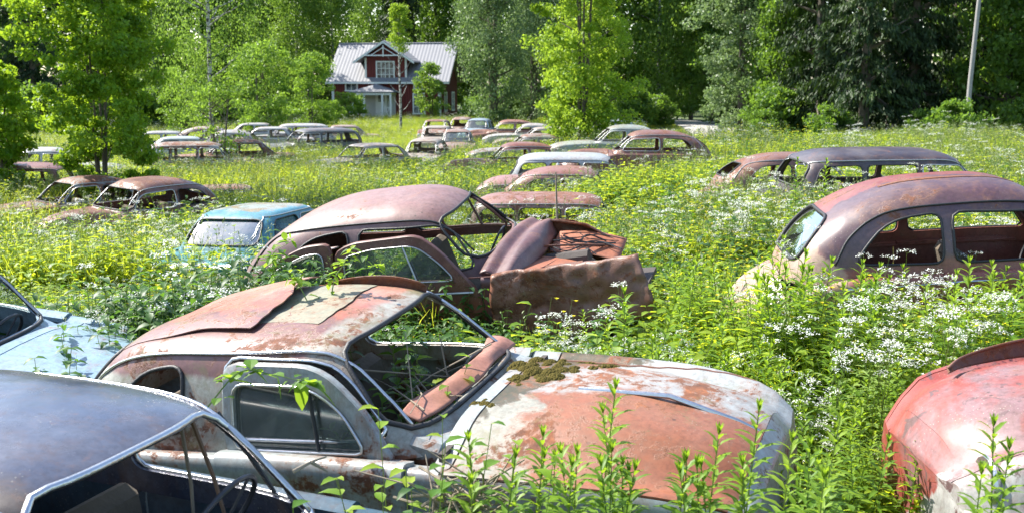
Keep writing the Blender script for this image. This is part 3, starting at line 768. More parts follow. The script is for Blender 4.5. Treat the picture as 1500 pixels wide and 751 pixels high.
        for k in range(n):
            t = .15 + .85 * k / n; a = k * 2.399; up = -.05 + 1.1 * max(0, t - .55) * 2; ln = .165 * (1.12 - .58 * t ** 2) * (.85 + .3 * rng.random()); rr = .35 * t + .5 * rng.random()
            leaf((cx * t, cy * t, h * t), (math.cos(a), math.sin(a), up + .15), ln, ln * .19, droop=.35, rn=min(1, rr))
        for k in range(7): a = k * .9; leaf((cx, cy, h), (math.cos(a) * .35, math.sin(a) * .35, 1), .05, .013, rn=.95, droop=0)
    return np.concatenate(V), np.concatenate(F), MI, RN
def plant_me(name, kind, seed, h, mats):
    V, F, MI, RN = plant_mesh(name, kind, seed, h)
    me = make_mesh(name, V, F, None, False, mats=mats, midx=MI); set_rnd(me, RN); return me
SRC = {}
def sources(key, specs):
    c = bpy.data.collections.new('src_' + key); SRC[key] = c
    for (kind, seed, h, mats) in specs:
        me = plant_me(key, kind, seed, h, mats); o = bpy.data.objects.new(key + '_%02d' % seed, me); c.objects.link(o)
W0 = [P_['weed'], P_['stalk'], P_['flower']]; WP = [P_['pale'], P_['stalk'], P_['flower']]; WN = [P_['nettle'], P_['stalk'], P_['flower']]
WG = [P_['grass'], P_['stalk'], P_['flower']]; WY = [P_['weed'], P_['stalk'], P_['yellow']]; WS = [P_['spike'], P_['stalk'], P_['flower']]
sources('grass', [('grass', s, .7, WG) for s in (1, 2, 3, 4)])
sources('weeds', [('leafy', 11, .7, W0), ('leafy', 12, .8, W0), ('bush', 14, .9, W0), ('leafy', 13, .75, WP), ('spike', 16, .9, WS), ('nettle', 15, .8, WN)])
sources('cow_parsley', [('parsley', s, 1.0, WP) for s in (21, 22, 23)])
sources('yellow_flowers', [('yellow', s, .75, WY) for s in (31, 32)])

def scatter(name, key, P, scale, vid, label, rng):
    """one ground-cover object: points carrying plants"""
    n = len(P); me = bpy.data.meshes.new(name); me.vertices.add(n); me.vertices.foreach_set('co', np.asarray(P, np.float32).ravel())
    for nm, ty, val in (('scl', 'FLOAT', scale), ('vid', 'INT', vid)):
        a = me.attributes.new(nm, ty, 'POINT'); a.data.foreach_set('value', np.asarray(val, np.float32 if ty == 'FLOAT' else np.int32))
    rot = np.stack([rng.normal(size=n) * .12, rng.normal(size=n) * .12, rng.random(n) * 6.283], 1).astype(np.float32)
    a = me.attributes.new('rot', 'FLOAT_VECTOR', 'POINT'); a.data.foreach_set('vector', rot.ravel())
    o = link(name, me); tag(o, label, name.replace('_', ' '), kind='stuff')
    g = bpy.data.node_groups.new(name, 'GeometryNodeTree')
    g.interface.new_socket('Geometry', in_out='INPUT', socket_type='NodeSocketGeometry'); g.interface.new_socket('Geometry', in_out='OUTPUT', socket_type='NodeSocketGeometry')
    gi = g.nodes.new('NodeGroupInput'); go = g.nodes.new('NodeGroupOutput'); ip = g.nodes.new('GeometryNodeInstanceOnPoints')
    ci = g.nodes.new('GeometryNodeCollectionInfo'); ci.inputs[0].default_value = SRC[key]; ci.inputs[1].default_value = True; ci.inputs[2].default_value = True
    mp = g.nodes.new('GeometryNodeMeshToPoints')
    def attr(nm, ty):
        q = g.nodes.new('GeometryNodeInputNamedAttribute'); q.data_type = ty; q.inputs[0].default_value = nm; return q.outputs[0]
    g.links.new(gi.outputs[0], ip.inputs['Points']); g.links.new(ci.outputs[0], ip.inputs['Instance'])
    ip.inputs['Pick Instance'].default_value = True
    g.links.new(attr('vid', 'INT'), ip.inputs['Instance Index']); g.links.new(attr('rot', 'FLOAT_VECTOR'), ip.inputs['Rotation']); g.links.new(attr('scl', 'FLOAT'), ip.inputs['Scale'])
    g.links.new(ip.outputs[0], go.inputs[0]); md = o.modifiers.new('plants', 'NODES'); md.node_group = g
    return o
def single_plant(name, label, kind, seed, h, mats, loc, cat='plant', group=None, rz=0, tilt=(0, 0), s=1):
    me = plant_me(name, kind, seed, h, mats); o = link(name, me, None, loc, (tilt[0], tilt[1], rz)); o.scale = (s, s, s); return tag(o, label, cat, group)
# ------------------------------------------------------------------ ground
def sstep(t): t = np.clip(t, 0, 1); return t * t * (3 - 2 * t)
def zg(x, y):
    x = np.asarray(x, float); y = np.asarray(y, float)
    return -.8 * sstep((y - 8) / 9) * (1 - .7 * sstep((x + 1) / 5) * (1 - sstep((y - 35) / 30))) + .03 * np.sin(x * .9 + 1) * np.sin(y * .7)
def path_x(y): return np.interp(y, [40, 55, 68, 80, 92, 105, 125], [8.4, 10.9, 12.8, 14.0, 13.6, 12, 7])
def ground():
    X = np.concatenate([np.linspace(-400, -60, 12), np.linspace(-55, 55, 90), np.linspace(60, 400, 12)]); Y = np.concatenate([[-60, -30, -10], np.linspace(-4, 30, 60), np.linspace(31, 130, 70), [160, 240, 400, 700]])
    gx, gy = np.meshgrid(X, Y, indexing='ij'); V = np.stack([gx, gy, zg(gx, gy)], -1).reshape(-1, 3); n = len(Y)
    F = np.array([(i * n + j, (i + 1) * n + j, (i + 1) * n + j + 1, i * n + j + 1) for i in range(len(X) - 1) for j in range(n - 1)])
    t = NT('meadow_soil'); tc = t.n('ShaderNodeTexCoord'); v = tc.outputs['Object']
    c = t.ramp(t.noise(v, .8, 10, .7), [(.3, (.035, .05, .014)), (.5, (.055, .085, .02)), (.7, (.09, .11, .035))])
    p = t.n('ShaderNodeBsdfPrincipled', Roughness=.95); t.l(c, p.inputs[0]); b = t.n('ShaderNodeBump', Strength=.8, Distance=.05); t.l(t.noise(v, 12, 8, .7), b.inputs['Height']); t.l(b.outputs[0], p.inputs['Normal']); t.l(p.outputs[0], t.out.inputs[0])
    o = link('ground', make_mesh('ground', V, F, t.m)); tag(o, kind='structure')
    t = NT('gravel'); tc = t.n('ShaderNodeTexCoord'); v = tc.outputs['Object']
    c = t.mix(t.noise(v, 30, 8, .8), t.mix(t.ramp(t.noise(v, .9, 5), [(.4, 0.), (.65, 1.)]), (.36, .33, .30), (.24, .22, .18)), (.42, .40, .37))
    p = t.n('ShaderNodeBsdfPrincipled', Roughness=.95); t.l(c, p.inputs[0]); b = t.n('ShaderNodeBump', Strength=.6, Distance=.02); t.l(t.noise(v, 40, 6, .7), b.inputs['Height']); t.l(b.outputs[0], p.inputs['Normal']); t.l(p.outputs[0], t.out.inputs[0])
    V = []; F = []; ys = np.linspace(42, 124, 60)
    for i, y in enumerate(ys):
        for k, u in enumerate(np.linspace(-1, 1, 7)):
            x = path_x(y) + u * (1.75 + .12 * math.sin(y * 1.3 + u)); V.append((x, y, float(zg(x, y)) + .05 - .03 * u * u))
    for i in range(len(ys) - 1):
        for k in range(6): F.append((i * 7 + k, i * 7 + k + 1, i * 7 + k + 8, i * 7 + k + 7))
    o = link('gravel_path', make_mesh('gravel_path', V, F, t.m)); tag(o, kind='structure')
ground()

# ------------------------------------------------------------------ hero cars
MOSS_OR = dict(dark=(.075, .032, .02), orange=(.36, .13, .055))
MA = dict(wseal=M['chrome'], paint=paint_mat('dark_blue_grey_paint', (.04, .05, .085), [((.07, .055, .045), (0, -1.6, -1.2), 1.0, .5, 3.5, .1)], rust=.22, faded=.28, rough=(.24, .7), dent=.9, spec=.7), trim=M['chrome'])
MA['body'] = paint_mat('blue_side_paint', (.035, .075, .11), rust=.22, faded=.3, rough=(.35, .8)); MA['dash'] = MA['body']; MA['glass'] = M['glass_clear']
# dark saloon nearest the camera
SA = spec(PONTON, green=[(z if z < 1.34 else 1.34 + (z - 1.34) * .7, xf, xb, w * (1 if z < 1.3 else 1.03), n) for (z, xf, xb, w, n) in PONTON['green']])
carA, bvA = make_car(SA, 'vintage_saloon', 'dark blue-grey saloon with glossy roof and empty windscreen, nearest car at the lower left', MA, glass=())
pose(carA, -1.62, 3.58, -.10, -20.2, 1.9, 1.2, .977)
for (a, b_, r_, mt_) in (((.30, .60, 1.30), (.52, .66, .98), .012, M['rubber']), ((.12, .60, 1.31), (.26, .50, .72), .008, M['wood']), ((.16, .60, 1.31), (.42, .52, .80), .010, M['redstem'])):
    m = MB(); mid = (np.array(a) + b_) / 2 + (.02, 0, -.01); m.tube([a, mid, b_], [r_, r_ * .9, r_ * .7], 6); m.build('vent_window_bar' if mt_ is M['rubber'] else 'torn_seal_strip', mt_, carA)

for ch in carA.children:
    if ch.name.startswith('steering_wheel'): ch.location = (-.12, .03, .11)
# red and white saloon
RED = (.31, .085, .055); PUR = (.15, .065, .065); WHT = (.30, .30, .26)
pB_roof = paint_mat('peeling_red_white_paint', RED, [(PUR, (0, -.9, -1.4), 1.84, .9, 3.2, .035), ((.38, .18, .13), (0, 1.1, 0), -.08, 1.2, 2.2, .12), (WHT, (2.6, -.25, 0), -.72, .6, 3.0, .07), (WHT, (0, 0, -5), 6.22, .4, 3., .06)], rust=.50, faded=.15, rough=(.42, .85), moss=.6)
pB_body = paint_mat('white_side_paint', (.27, .30, .30), rust=.5, faded=.1, rough=(.35, .85))
pB_bon = paint_mat('peeling_bonnet_paint', (.29, .31, .31), [((.20, .12, .075), (0, 0, 0), -.22, 1.8, 2.6, .12), ((.235, .08, .038), (.2, -2.4, 0), -.34, 1.9, 1.9, .10), ((.24, .24, .20), (-2.2, -1.1, 0), 2.3, 2.0, 3.4, .09), ((.05, .045, .02), (-3.4, 1.3, 0), 3.85, 2.6, 5.0, .08)], rust=.52, faded=.2, rough=(.5, .9), moss=.4, **MOSS_OR)
MBm = dict(paint=pB_body, roof=pB_roof, body=pB_body, bonnet=pB_bon, trim=M['chrome'], glass=M['glass_clear'])
SB = spec(PONTON, green=[(z if z < 1.34 else 1.34 + (z - 1.34) * .62, xf, xb, w, n) for (z, xf, xb, w, n) in PONTON['green']], rail=[(x_, min(z_, 1.345)) for (x_, z_) in PONTON['rail']], side=[[(-.20, .97), (.68, .97), (.38, 1.31, .16), (-.20, 1.335)], [(-.95, 1.0), (-.45, .98), (-.45, 1.30), (-.72, 1.27, .2)]], front=[(-.62, .985, .12), (.62, .985, .12), (.48, 1.35, .12), (-.48, 1.35, .12)], vcuts=[2.15, 3.0], xcuts=[-1.38, -.2, .82, .99], body=dict(PONTON['body'], W=[(-2.15, .5), (-2.08, .64), (-1.9, .73), (-1.4, .79), (0, .80), (.9, .80), (1.6, .79), (2.05, .76), (2.2, .72), (2.27, .66)], zc=[(-2.15, .62), (-2.05, .78), (-1.8, .88), (-1.4, .94), (-.9, .96), (.8, .965), (.95, .985), (1.5, .965), (2.0, .87), (2.2, .785), (2.27, .70)], zf=[(-2.15, .6), (-2.0, .76), (-1.7, .85), (-1.2, .90), (0, .90), (.9, .88), (1.7, .83), (2.15, .745), (2.27, .66)]))
carB, bvB = make_car(SB, 'vintage_saloon', 'red and white saloon with peeled roof skin and mossy bonnet in the front centre', MBm, glass=(), drop=('headlight', 'bumper'))
pose(carB, -.78, 5.55, -.09, -23.2, -5.4, 6.6, .98)
def frame_panel(outer, inner, yf, t, mat, name, n=72):
    outer = roundpoly(outer, .08); inner = roundpoly(inner, .07); c = np.mean(np.array(inner), 0)
    def hit(poly, a):
        d = np.array([math.cos(a), math.sin(a)]); best = 0
        for i in range(len(poly)):
            p, q = np.array(poly[i - 1]) - c, np.array(poly[i]) - c; e = q - p; den = d[0] * e[1] - d[1] * e[0]
            if abs(den) < 1e-12: continue
            s = (p[0] * e[1] - p[1] * e[0]) / den; u = (p[0] * d[1] - p[1] * d[0]) / den
            if s > 0 and -1e-6 <= u <= 1 + 1e-6: best = max(best, s)
        return c + d * best
    V = []
    A = np.linspace(0, 2 * math.pi, n, endpoint=False)
    for k in (0, .06, .5, .94, 1):
        for a in A:
            p = hit(inner, a) * (1 - k) + hit(outer, a) * k; bulge = .006 if k in (.06, .5, .94) else 0
            V.append((p[0], yf(p[1]) - bulge, p[1]))
    nb = len(V)
    for a in A: p = hit(inner, a); V.append((p[0], yf(p[1]) + t, p[1]))
    for a in A: p = hit(outer, a); V.append((p[0], yf(p[1]) + t, p[1]))
    F = []
    for r in range(4):
        for k in range(n): F.append((r * n + k, r * n + (k + 1) % n, (r + 1) * n + (k + 1) % n, (r + 1) * n + k))
    for k in range(n):
        k2 = (k + 1) % n; F.append((nb + k2, nb + k, nb + n + k, nb + n + k2)); F.append((k2, k, nb + k, nb + k2)); F.append((4 * n + k, 4 * n + k2, nb + n + k2, nb + n + k))
    return make_mesh(name, V, F, mat, True, 35)
def flat_glass(inner, yf, mat, name='window_glass', off=.012):
    P = roundpoly(inner, .07); V = [(a, yf(b) + off, b) for a, b in P]; n = len(V); V += [(a, yf(b) + off + .005, b) for a, b in P]
    return make_mesh(name, V, [tuple(range(n)), tuple(range(2 * n - 1, n - 1, -1))] + [(i, n + i, n + (i + 1) % n, (i + 1) % n) for i in range(n)], mat, False)
def outline(inner, yf, mat, name, r=.008, off=-.014):
    P = resample(roundpoly(inner, .07), 60); v, f = tube_geo([(a, yf(b) + off, b) for a, b in P], r, 6, True); return make_mesh(name, v, f, mat)
yB = lambda z: -.705 + .22 * max(0, z - .95)
inn = [(-.13, .93), (.60, .93), (.47, 1.12), (.30, 1.225, .12), (-.13, 1.235)]
dB = link('door_window_frame', frame_panel([(-.19, .86), (.74, .86), (.60, 1.10), (.36, 1.315, .14), (-.19, 1.325)], inn, yB, .03, pB_body, 'door_window_frame'), carB)
link('window_glass', flat_glass(inn, yB, M['glass']), dB); link('window_trim', outline(inn, yB, M['chrome'], 'window_trim'), dB)
m = MB(); m.tube([(.30, yB(1.22) - .012, 1.22), (.34, yB(.94) - .012, .94)], .009, 6); m.build('window_divider', M['rubber'], dB)
# torn roof skin, pale lining below, standing lip
def skin_patch(bv, xs, ys, lift, mat, name, parent, t=.006, warp=0.0):
    V = []; nx, ny = len(xs), len(ys); xa, xb = xs[0], xs[-1]; ya, yb = ys[0], ys[-1]
    for x_ in xs:
        for y_ in ys:
            u, v = (x_ - xa) / (xb - xa), (y_ - ya) / (yb - ya)
            x = x_ + warp * u ** 2 * (math.sin(3.6 * v + .9) * .7 + .10 * math.sin(15 * v + 1) + .04 * math.sin(41 * v)); y = y_ + warp * (v - .5) * (math.sin(6 * u) * .5 + .1 * math.sin(17 * u))
            h = bv.ray_cast(Vector((x, y, 4)), Vector((0, 0, -1))); z = h[0].z if h[0] is not None else 1.2
            V.append((x, y, z + lift(x, y)))
    F = [(i * ny + j, (i + 1) * ny + j, (i + 1) * ny + j + 1, i * ny + j + 1) for i in range(nx - 1) for j in range(ny - 1)]
    n = len(V); V += [(a, b, c - t) for a, b, c in V]; F += [tuple(n + k for k in f[::-1]) for f in list(F)]
    bd = [i * ny for i in range(nx)] + [(nx - 1) * ny + j for j in range(1, ny)] + [i * ny + ny - 1 for i in range(nx - 2, -1, -1)] + [j for j in range(ny - 2, 0, -1)]
    F += [(bd[i], bd[i - 1], n + bd[i - 1], n + bd[i]) for i in range(len(bd))]
    return link(name, make_mesh(name, V, F, mat, True, 50), parent)
lining = paint_mat('pale_green_grey_primer', (.20, .20, .145), rust=.45, faded=.2, rough=(.7, .9), moss=.3)
skin_patch(bvB, np.linspace(-.45, .13, 36), np.linspace(-.30, .42, 60), lambda x, y: .004 + .004 * math.sin(9 * x + 5 * y), lining, 'roof_lining', carB, .003, .05)
skin_patch(bvB, np.linspace(-1.0, -.22, 44), np.linspace(-.42, .46, 70), lambda x, y: .008 + (.045 * sstep((y + .5) / .7) + .010) * sstep((x + .95) / .75) ** 1.4 + .005 * math.sin(11 * y + 3 * x), pB_roof, 'peeled_roof_skin', carB, warp=.10)
inner_rust = paint_mat('rusty_inner_sheet', (.13, .05, .035), rust=.6, faded=.1, rough=(.7, .9), **MOSS_OR)
V = []; F = []
for i, x in enumerate(np.linspace(-.30, .36, 22)):
    h = bvB.ray_cast(Vector((x, .44, 4)), Vector((0, 0, -1)))[0].z; k = .055 * math.sin(math.pi * min(1, .3 + .75 * (1 - (x + .30) / .66))) ** .6
    V += [(x, .46, h - .01), (x, .475, h + k * .6 - .005), (x, .44, h + k)]
for i in range(21):
    for j in range(2): F.append((3 * i + j, 3 * i + 3 + j, 3 * i + 4 + j, 3 * i + 1 + j))
o = link('torn_roof_lip', make_mesh('torn_roof_lip', V, F, inner_rust), carB); md = o.modifiers.new('s', 'SOLIDIFY'); md.thickness = .006
# fallen rust-red windscreen header lying across the screen opening
STRIP = paint_mat('terracotta_strip', (.30, .13, .09), rust=.35, faded=.3, rough=(.6, .9))
m = MB(); m.tube([(1.36, 0, .985), (1.8, 0, .955), (2.1, 0, .842), (2.2, 0, .795)], [.010, .014, .014, .01], 8); m.build('bonnet_trim', M['chrome'], carB)
X_, V_, G_ = body_grid(SB)
bonn = BVHTree.FromPolygons([tuple(p * (1, s, 1)) for s in (1,) for p in G_.reshape(-1, 3)] + [tuple(p * (1, -1, 1)) for p in G_.reshape(-1, 3)], [(k + i * len(V_) + j, k + (i + 1) * len(V_) + j, k + (i + 1) * len(V_) + j + 1, k + i * len(V_) + j + 1) for k in (0, len(V_) * len(X_)) for i in range(len(X_) - 1) for j in range(len(V_) - 1)])
def moss_mesh(cents, rng):
    V = []; F = []
    for (cx, cy, R, n) in cents:
        sub = [(cx + rng.normal() * R * .8, cy + rng.normal() * R * .8, R * (.32 + .38 * rng.random())) for _ in range(9)]
        for k in range(n):
            sx, sy, sr = sub[int(rng.integers(0, 9))]; q = rng.random() ** .5; an = rng.random() * 6.283; x, y = sx + sr * q * math.cos(an), sy + sr * q * math.sin(an)
            h = bonn.ray_cast(Vector((x, y, 3)), Vector((0, 0, -1)))
            if h[0] is None or h[0].z < .8: continue
            z = h[0].z + .55 * sr * (1 - q * q) ** .8; r = .0035 + .006 * rng.random() ** 2; b = len(V)
            for (rr, zz) in ((1., -1.2), (1.15, .25), (.75, .85), (.0, 1.2)):
                for s in range(5): a = s * 1.2566 + k; V.append((x + r * rr * math.cos(a), y + r * rr * math.sin(a), z + r * zz))
            for i in range(3):
                for s in range(5): F.append((b + i * 5 + s, b + i * 5 + (s + 1) % 5, b + (i + 1) * 5 + (s + 1) % 5, b + (i + 1) * 5 + s))
    return make_mesh('moss', V, F, M['moss'])
def onb(x, y, dz=.006): h = bonn.ray_cast(Vector((x, y, 3)), Vector((0, 0, -1))); return (x, y, (h[0].z if h[0] is not None else .85) + dz)
m = MB(); m.tube([onb(x, .70 - .10 * max(0, x - 1.7) ** 1.5 + .004 * math.sin(40 * x)) for x in np.linspace(1.0, 2.15, 24)], .010, 6); m.build('rusty_bonnet_edge', inner_rust, carB)
m = MB(); m.tube([onb(x, -.70 + .06 * max(0, x - 1.8)) for x in np.linspace(1.0, 2.2, 24)], .006, 6); m.build('bonnet_edge_trim', M['chrome'], carB)
rg = np.random.default_rng(5)
for c in ([(1.04, .32, .08, 4200), (1.12, .16, .085, 4200), (1.02, .05, .05, 1300), (1.2, .25, .06, 1300)], [(.95, .60, .05, 1400)], [(1.24, .46, .055, 1300)], [(1.38, .34, .05, 700)], [(.97, -.24, .035, 1000)]): link('moss', moss_mesh(c, rg), carB)

# brown fastback saloon with an open engine bay
BRN = (.16, .062, .05)
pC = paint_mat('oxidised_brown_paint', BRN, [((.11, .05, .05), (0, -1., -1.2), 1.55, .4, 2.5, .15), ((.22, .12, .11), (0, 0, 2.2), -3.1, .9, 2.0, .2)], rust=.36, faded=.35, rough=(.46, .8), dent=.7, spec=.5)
pCr = paint_mat('orange_rust_sheet', (.30, .10, .05), rust=.35, faded=.1, rough=(.65, .9), **MOSS_OR)
pCf = paint_mat('dark_rust_fender', (.13, .055, .038), [((.20, .07, .04), (-1.5, 0, -1), 2.6, 1.4, 2.2, .1), ((.22, .16, .11), (0, 0, 0), -.17, 1.5, 3.0, .05)], rust=.6, faded=.25, rough=(.45, .85), dent=1.0)
SCc = spec(ROUND, side=[[(-.40, .98), (.66, .98), (.40, 1.36, .18), (-.40, 1.40)], [(-1.25, 1.02), (-.50, .98), (-.50, 1.40), (-.95, 1.36, .3)]], boot=True, rear=None,
           body=dict(ROUND['body'], W=ROUND['body']['W'][:5] + [(.70, .78), (1.0, .77)], sill=.3), xcuts=[-1.75, -.46, .74, 5.0, -1.3])
carC, bvC = make_car(SCc, 'vintage_saloon', 'brown fastback saloon with stripped open engine bay and doors hanging ajar', dict(paint=pC, trim=M['rubber']), glass=(), drop=('bonnet', 'headlight', 'bumper', 'doors'))
pose(carC, -.58, 10.1, -.07, -18, -7, 11, .985)
pD_ = paint_mat('rust_red_door_paint', (.22, .06, .032), [((.12, .045, .035), (0, 0, 2), -1.6, .8, 2.5, .1)], rust=.42, faded=.15, rough=(.45, .85))
yC = lambda z: -.86 + .20 * max(0, z - .95)
for (out, inn, div) in (([(-.56, .40), (.76, .40), (.74, .86), (.66, .96), (.44, 1.22), (.25, 1.375, .1), (-.38, 1.35), (-.56, 1.29)], [(-.47, 1.0), (.56, .97), (.42, 1.13), (.22, 1.29, .1), (-.2, 1.285), (-.47, 1.235)], [(.10, 1.295), (.20, .98)]),
                        ([(-1.66, .45), (-.59, .40), (-.59, 1.365), (-.85, 1.355), (-1.27, 1.21, .2), (-1.6, .93)], [(-1.46, .96), (-.67, .99), (-.67, 1.29), (-.85, 1.28), (-1.2, 1.155, .15)], None)):
    d = link('door', frame_panel(out, inn, yC, .035, pD_, 'door'), carC)
    link('window_glass', flat_glass(inn, yC, M['glass']), d); link('window_trim', outline(inn, yC, M['alu'], 'window_trim', .007), d)
    if div: m = MB(); m.tube([(div[0][0], yC(div[0][1]) - .01, div[0][1]), (div[1][0], yC(div[1][1]) - .01, div[1][1])], .009, 6); m.build('window_divider', M['alu'], d)
    m = MB(); x0_ = max(out[0][0], -1.55) + .03; x1_ = out[1][0] - .06
    m.tube([(x0_, yC(.8) - .015, .86), ((x0_ + x1_) / 2, yC(.8) - .018, .87), (x1_, yC(.8) - .015, .86)], .011, 6); m.build('side_moulding', M['alu'], d)
m = MB()   # far side window frame, seen through the empty screen
P = resample(roundpoly([(-.1, 1.0), (.62, 1.0), (.40, 1.35), (-.1, 1.38)], .06), 40); m.tube(project(bvC, 'side', P, -.02, 1), .014, 6, True); m.tube([(.32, .62, 1.0), (.22, .56, 1.37)], .012, 6); m.build('far_window_frame', pC, carC)
link('window_glass', glass_mesh(bvC, 'side', [(-.1, 1.0), (.62, 1.0), (.40, 1.35), (-.1, 1.38)], 1, M['glass']), carC)
def sheet(name, rows, mat, parent, t=.012, sub=5, crumple=0.0):
    """a smooth metal sheet through rows of points"""
    A = np.array(rows, float); n, k = A.shape[:2]; u = np.linspace(0, n - 1, (n - 1) * sub + 1); v = np.linspace(0, k - 1, (k - 1) * sub + 1)
    B = catmull(A.reshape(n, -1), u).reshape(len(u), k, 3); C = np.stack([catmull(b, v) for b in B]); nu, nv = C.shape[:2]
    if crumple:
        x_, z_ = C[..., 0], C[..., 2]; f = 0
        for q in range(7): an = q * 1.3 + .4; f = f + (np.abs(((x_ * math.cos(an) + z_ * math.sin(an)) * (2.2 + 1.1 * q) + q * .37) % 1 - .5) - .25) / (1 + .5 * q)
        C[..., 1] += crumple * f; C[..., 2] += crumple * .35 * np.roll(f, 3)
    F = [(i * nv + j, (i + 1) * nv + j, (i + 1) * nv + j + 1, i * nv + j + 1) for i in range(nu - 1) for j in range(nv - 1)]
    o = link(name, make_mesh(name, C.reshape(-1, 3), F, mat), parent); md = o.modifiers.new('s', 'SOLIDIFY'); md.thickness = t; return o
sheet('dashboard_top_strip', [[(.70 + .03 * math.sin(7 * y) - .08 * abs(y), y, 1.035 + .01 * math.sin(11 * y)), (.75 + .02 * math.sin(5 * y) - .08 * abs(y), y + .01, 1.03), (.81 - .08 * abs(y) + .012 * math.sin(13 * y), y + .015, .995 + .008 * math.sin(9 * y))] for y in np.linspace(-.52, .60, 10)], STRIP, carB, .012)
# cowl: two rounded ridges across the car
sheet('cowl', [[(.74, y, 1.045 - .12 * y * y), (.80, y, 1.06 - .12 * y * y), (.86, y, 1.02 - .12 * y * y), (.90, y, 1.02 - .12 * y * y), (.98, y * .99, 1.045 - .15 * y * y), (1.07 - .1 * abs(y), y * .97, 1.0 - .18 * y * y), (1.10 - .1 * abs(y), y * .96, .88 - .1 * y * y)] for y in np.linspace(-.76, .72, 9)], pC, carC)
sheet('front_wing', [[(.84, -.74, .965), (.85, -.80, .955), (.82, -.82, .80), (.80, -.82, .55), (.80, -.82, .25)], [(1.08, -.735, .975), (1.08, -.80, .97), (1.07, -.83, .80), (1.06, -.84, .56), (1.05, -.83, .28)], [(1.30, -.74, .985), (1.30, -.80, .98), (1.30, -.775, .80), (1.29, -.80, .58), (1.28, -.82, .33)], [(1.6, -.765, 1.01), (1.6, -.83, 1.0), (1.61, -.86, .82), (1.60, -.88, .62), (1.58, -.89, .42)], [(1.85, -.79, 1.035), (1.86, -.85, 1.025), (1.90, -.89, .86), (1.91, -.93, .70), (1.88, -.94, .52)], [(2.12, -.81, 1.06), (2.14, -.87, 1.05), (2.20, -.93, .90), (2.24, -.99, .76), (2.22, -1.0, .62)]], pCf, carC, .005, 9, .055)
sheet('front_wing', [[(.90, .66, .99), (.92, .74, .9), (.92, .8, .6)], [(1.15, .66, .97), (1.16, .74, .86), (1.16, .80, .55)], [(1.38, .64, .90), (1.40, .72, .79), (1.40, .76, .5)], [(1.60, .58, .74), (1.62, .66, .64), (1.62, .70, .4)]], pCf, carC, .005, 9, .05)
rows = [[(1.05, y, .94 - .10 * (y + .78)), (1.45, y * .98, .90 - .16 * (y + .8)), (1.9, y * .9 - .05, .86 - .22 * (y + .8))] for y in np.linspace(-.78, -.05, 5)]
ap = sheet('inner_wing_panel', rows, pCr, carC, .006, 8, .03)
for k in range(4):
    x_ = 1.2 + .2 * k; m = MB(); m.tube([(x_ - .03, -.72, .945 - .05 * k), (x_, -.45, .885 - .055 * k), (x_ + .02, -.12, .83 - .06 * k)], .017, 6); m.build('pressed_rib', pCr, ap)
m = MB(); m.tube([(1.12, -.60, .93), (1.6, -.50, .85), (1.92, -.40, .79)], .013, 6); m.box((1.42, -.36, .865), (.22, .1, .02), Matrix.Rotation(rad(10), 3, 'Z')); m.box((1.30, -.52, .90), (.10, .06, .05)); m.build('loose_bracket', pCf, ap)
sheet('inner_wing_panel', [[(1.08, y, .80 + .1 * y), (1.4, y * .97, .76 + .12 * y), (1.72, y * .95, .66 + .12 * y)] for y in np.linspace(.18, .66, 4)], pCr, carC, .008)
m = MB(); m.box((1.5, 0, .42), (.9, 1.3, .04)); m.box((1.3, .02, .58), (.5, .32, .34), bev=.05); m.tube([(1.1, .02, .76), (1.5, .02, .78)], .09, 10); m.build('engine', M['dark'], carC)
m = MB(); rg = np.random.default_rng(3)
for k in range(9):
    a = np.array([1.1 + .1 * rg.random(), .0 + .55 * rg.random(), .90]); b = np.array([1.5 + .3 * rg.random(), -.1 + .65 * rg.random(), .76 + .06 * rg.random()]); P = [a] + [a + (b - a) * q + rg.normal(size=3) * (.03, .05, .03) for q in (.3, .6)] + [b]; m.tube(catmull(np.array(P), np.linspace(0, 3, 14)), .004 + .005 * rg.random(), 5)
m.build('wiring', M['rubber'], carC)
m = MB(); m.tube([(1.02, .62, .99), (1.35, .62, .92), (1.62, .56, .76)], .012, 6); m.tube([(1.0, -.05, .96), (1.4, .20, .86), (1.62, .42, .76)], .010, 6); m.build('bonnet_edge_rail', pCf, carC)

# big dusty red saloon at the right
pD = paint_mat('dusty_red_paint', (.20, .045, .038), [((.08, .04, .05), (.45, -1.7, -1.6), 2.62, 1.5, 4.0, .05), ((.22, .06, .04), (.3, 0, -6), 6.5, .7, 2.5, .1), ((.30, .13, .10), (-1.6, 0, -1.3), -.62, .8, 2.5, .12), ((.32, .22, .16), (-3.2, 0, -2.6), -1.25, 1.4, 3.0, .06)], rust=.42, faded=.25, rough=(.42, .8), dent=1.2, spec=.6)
SD = spec(ROUND, green=[(.90, .95, -1.62, .74, 4.6), (1.02, .82, -1.57, .72, 4.6), (1.18, .66, -1.47, .69, 4.6), (1.33, .52, -1.32, .64, 4.4), (1.45, .40, -1.12, .58, 4.2), (1.54, .26, -.90, .48, 3.8), (1.59, .10, -.70, .36, 3.4), (1.61, -.06, -.52, .2, 2.8), (1.618, -.2, -.42, .08, 2.4), (1.619, -.25, -.38, .01, 2)],
          rear=[(-.50, 1.06, .14), (.50, 1.06, .14), (.40, 1.38, .14), (-.40, 1.38, .14)], rear_x=-.85,
          side=[[(-.36, 1.03), (.62, 1.03), (.38, 1.37, .16), (-.36, 1.41)], [(-1.12, 1.05, .12), (-.44, 1.03), (-.44, 1.41), (-.86, 1.37, .25)]],
          rail=[(-1.25, 1.05), (-1.12, 1.26), (-.85, 1.42), (-.4, 1.46), (.2, 1.44), (.48, 1.30), (.68, 1.1)])
SD['body'] = dict(ROUND['body']); 
for k_ in ('W', 'zc', 'zf', 'yh', 'val'): SD['body'][k_] = [((x_ if x_ > -1.4 else -1.4 + (x_ + 1.4) * .72), v_) for (x_, v_) in ROUND['body'][k_]]
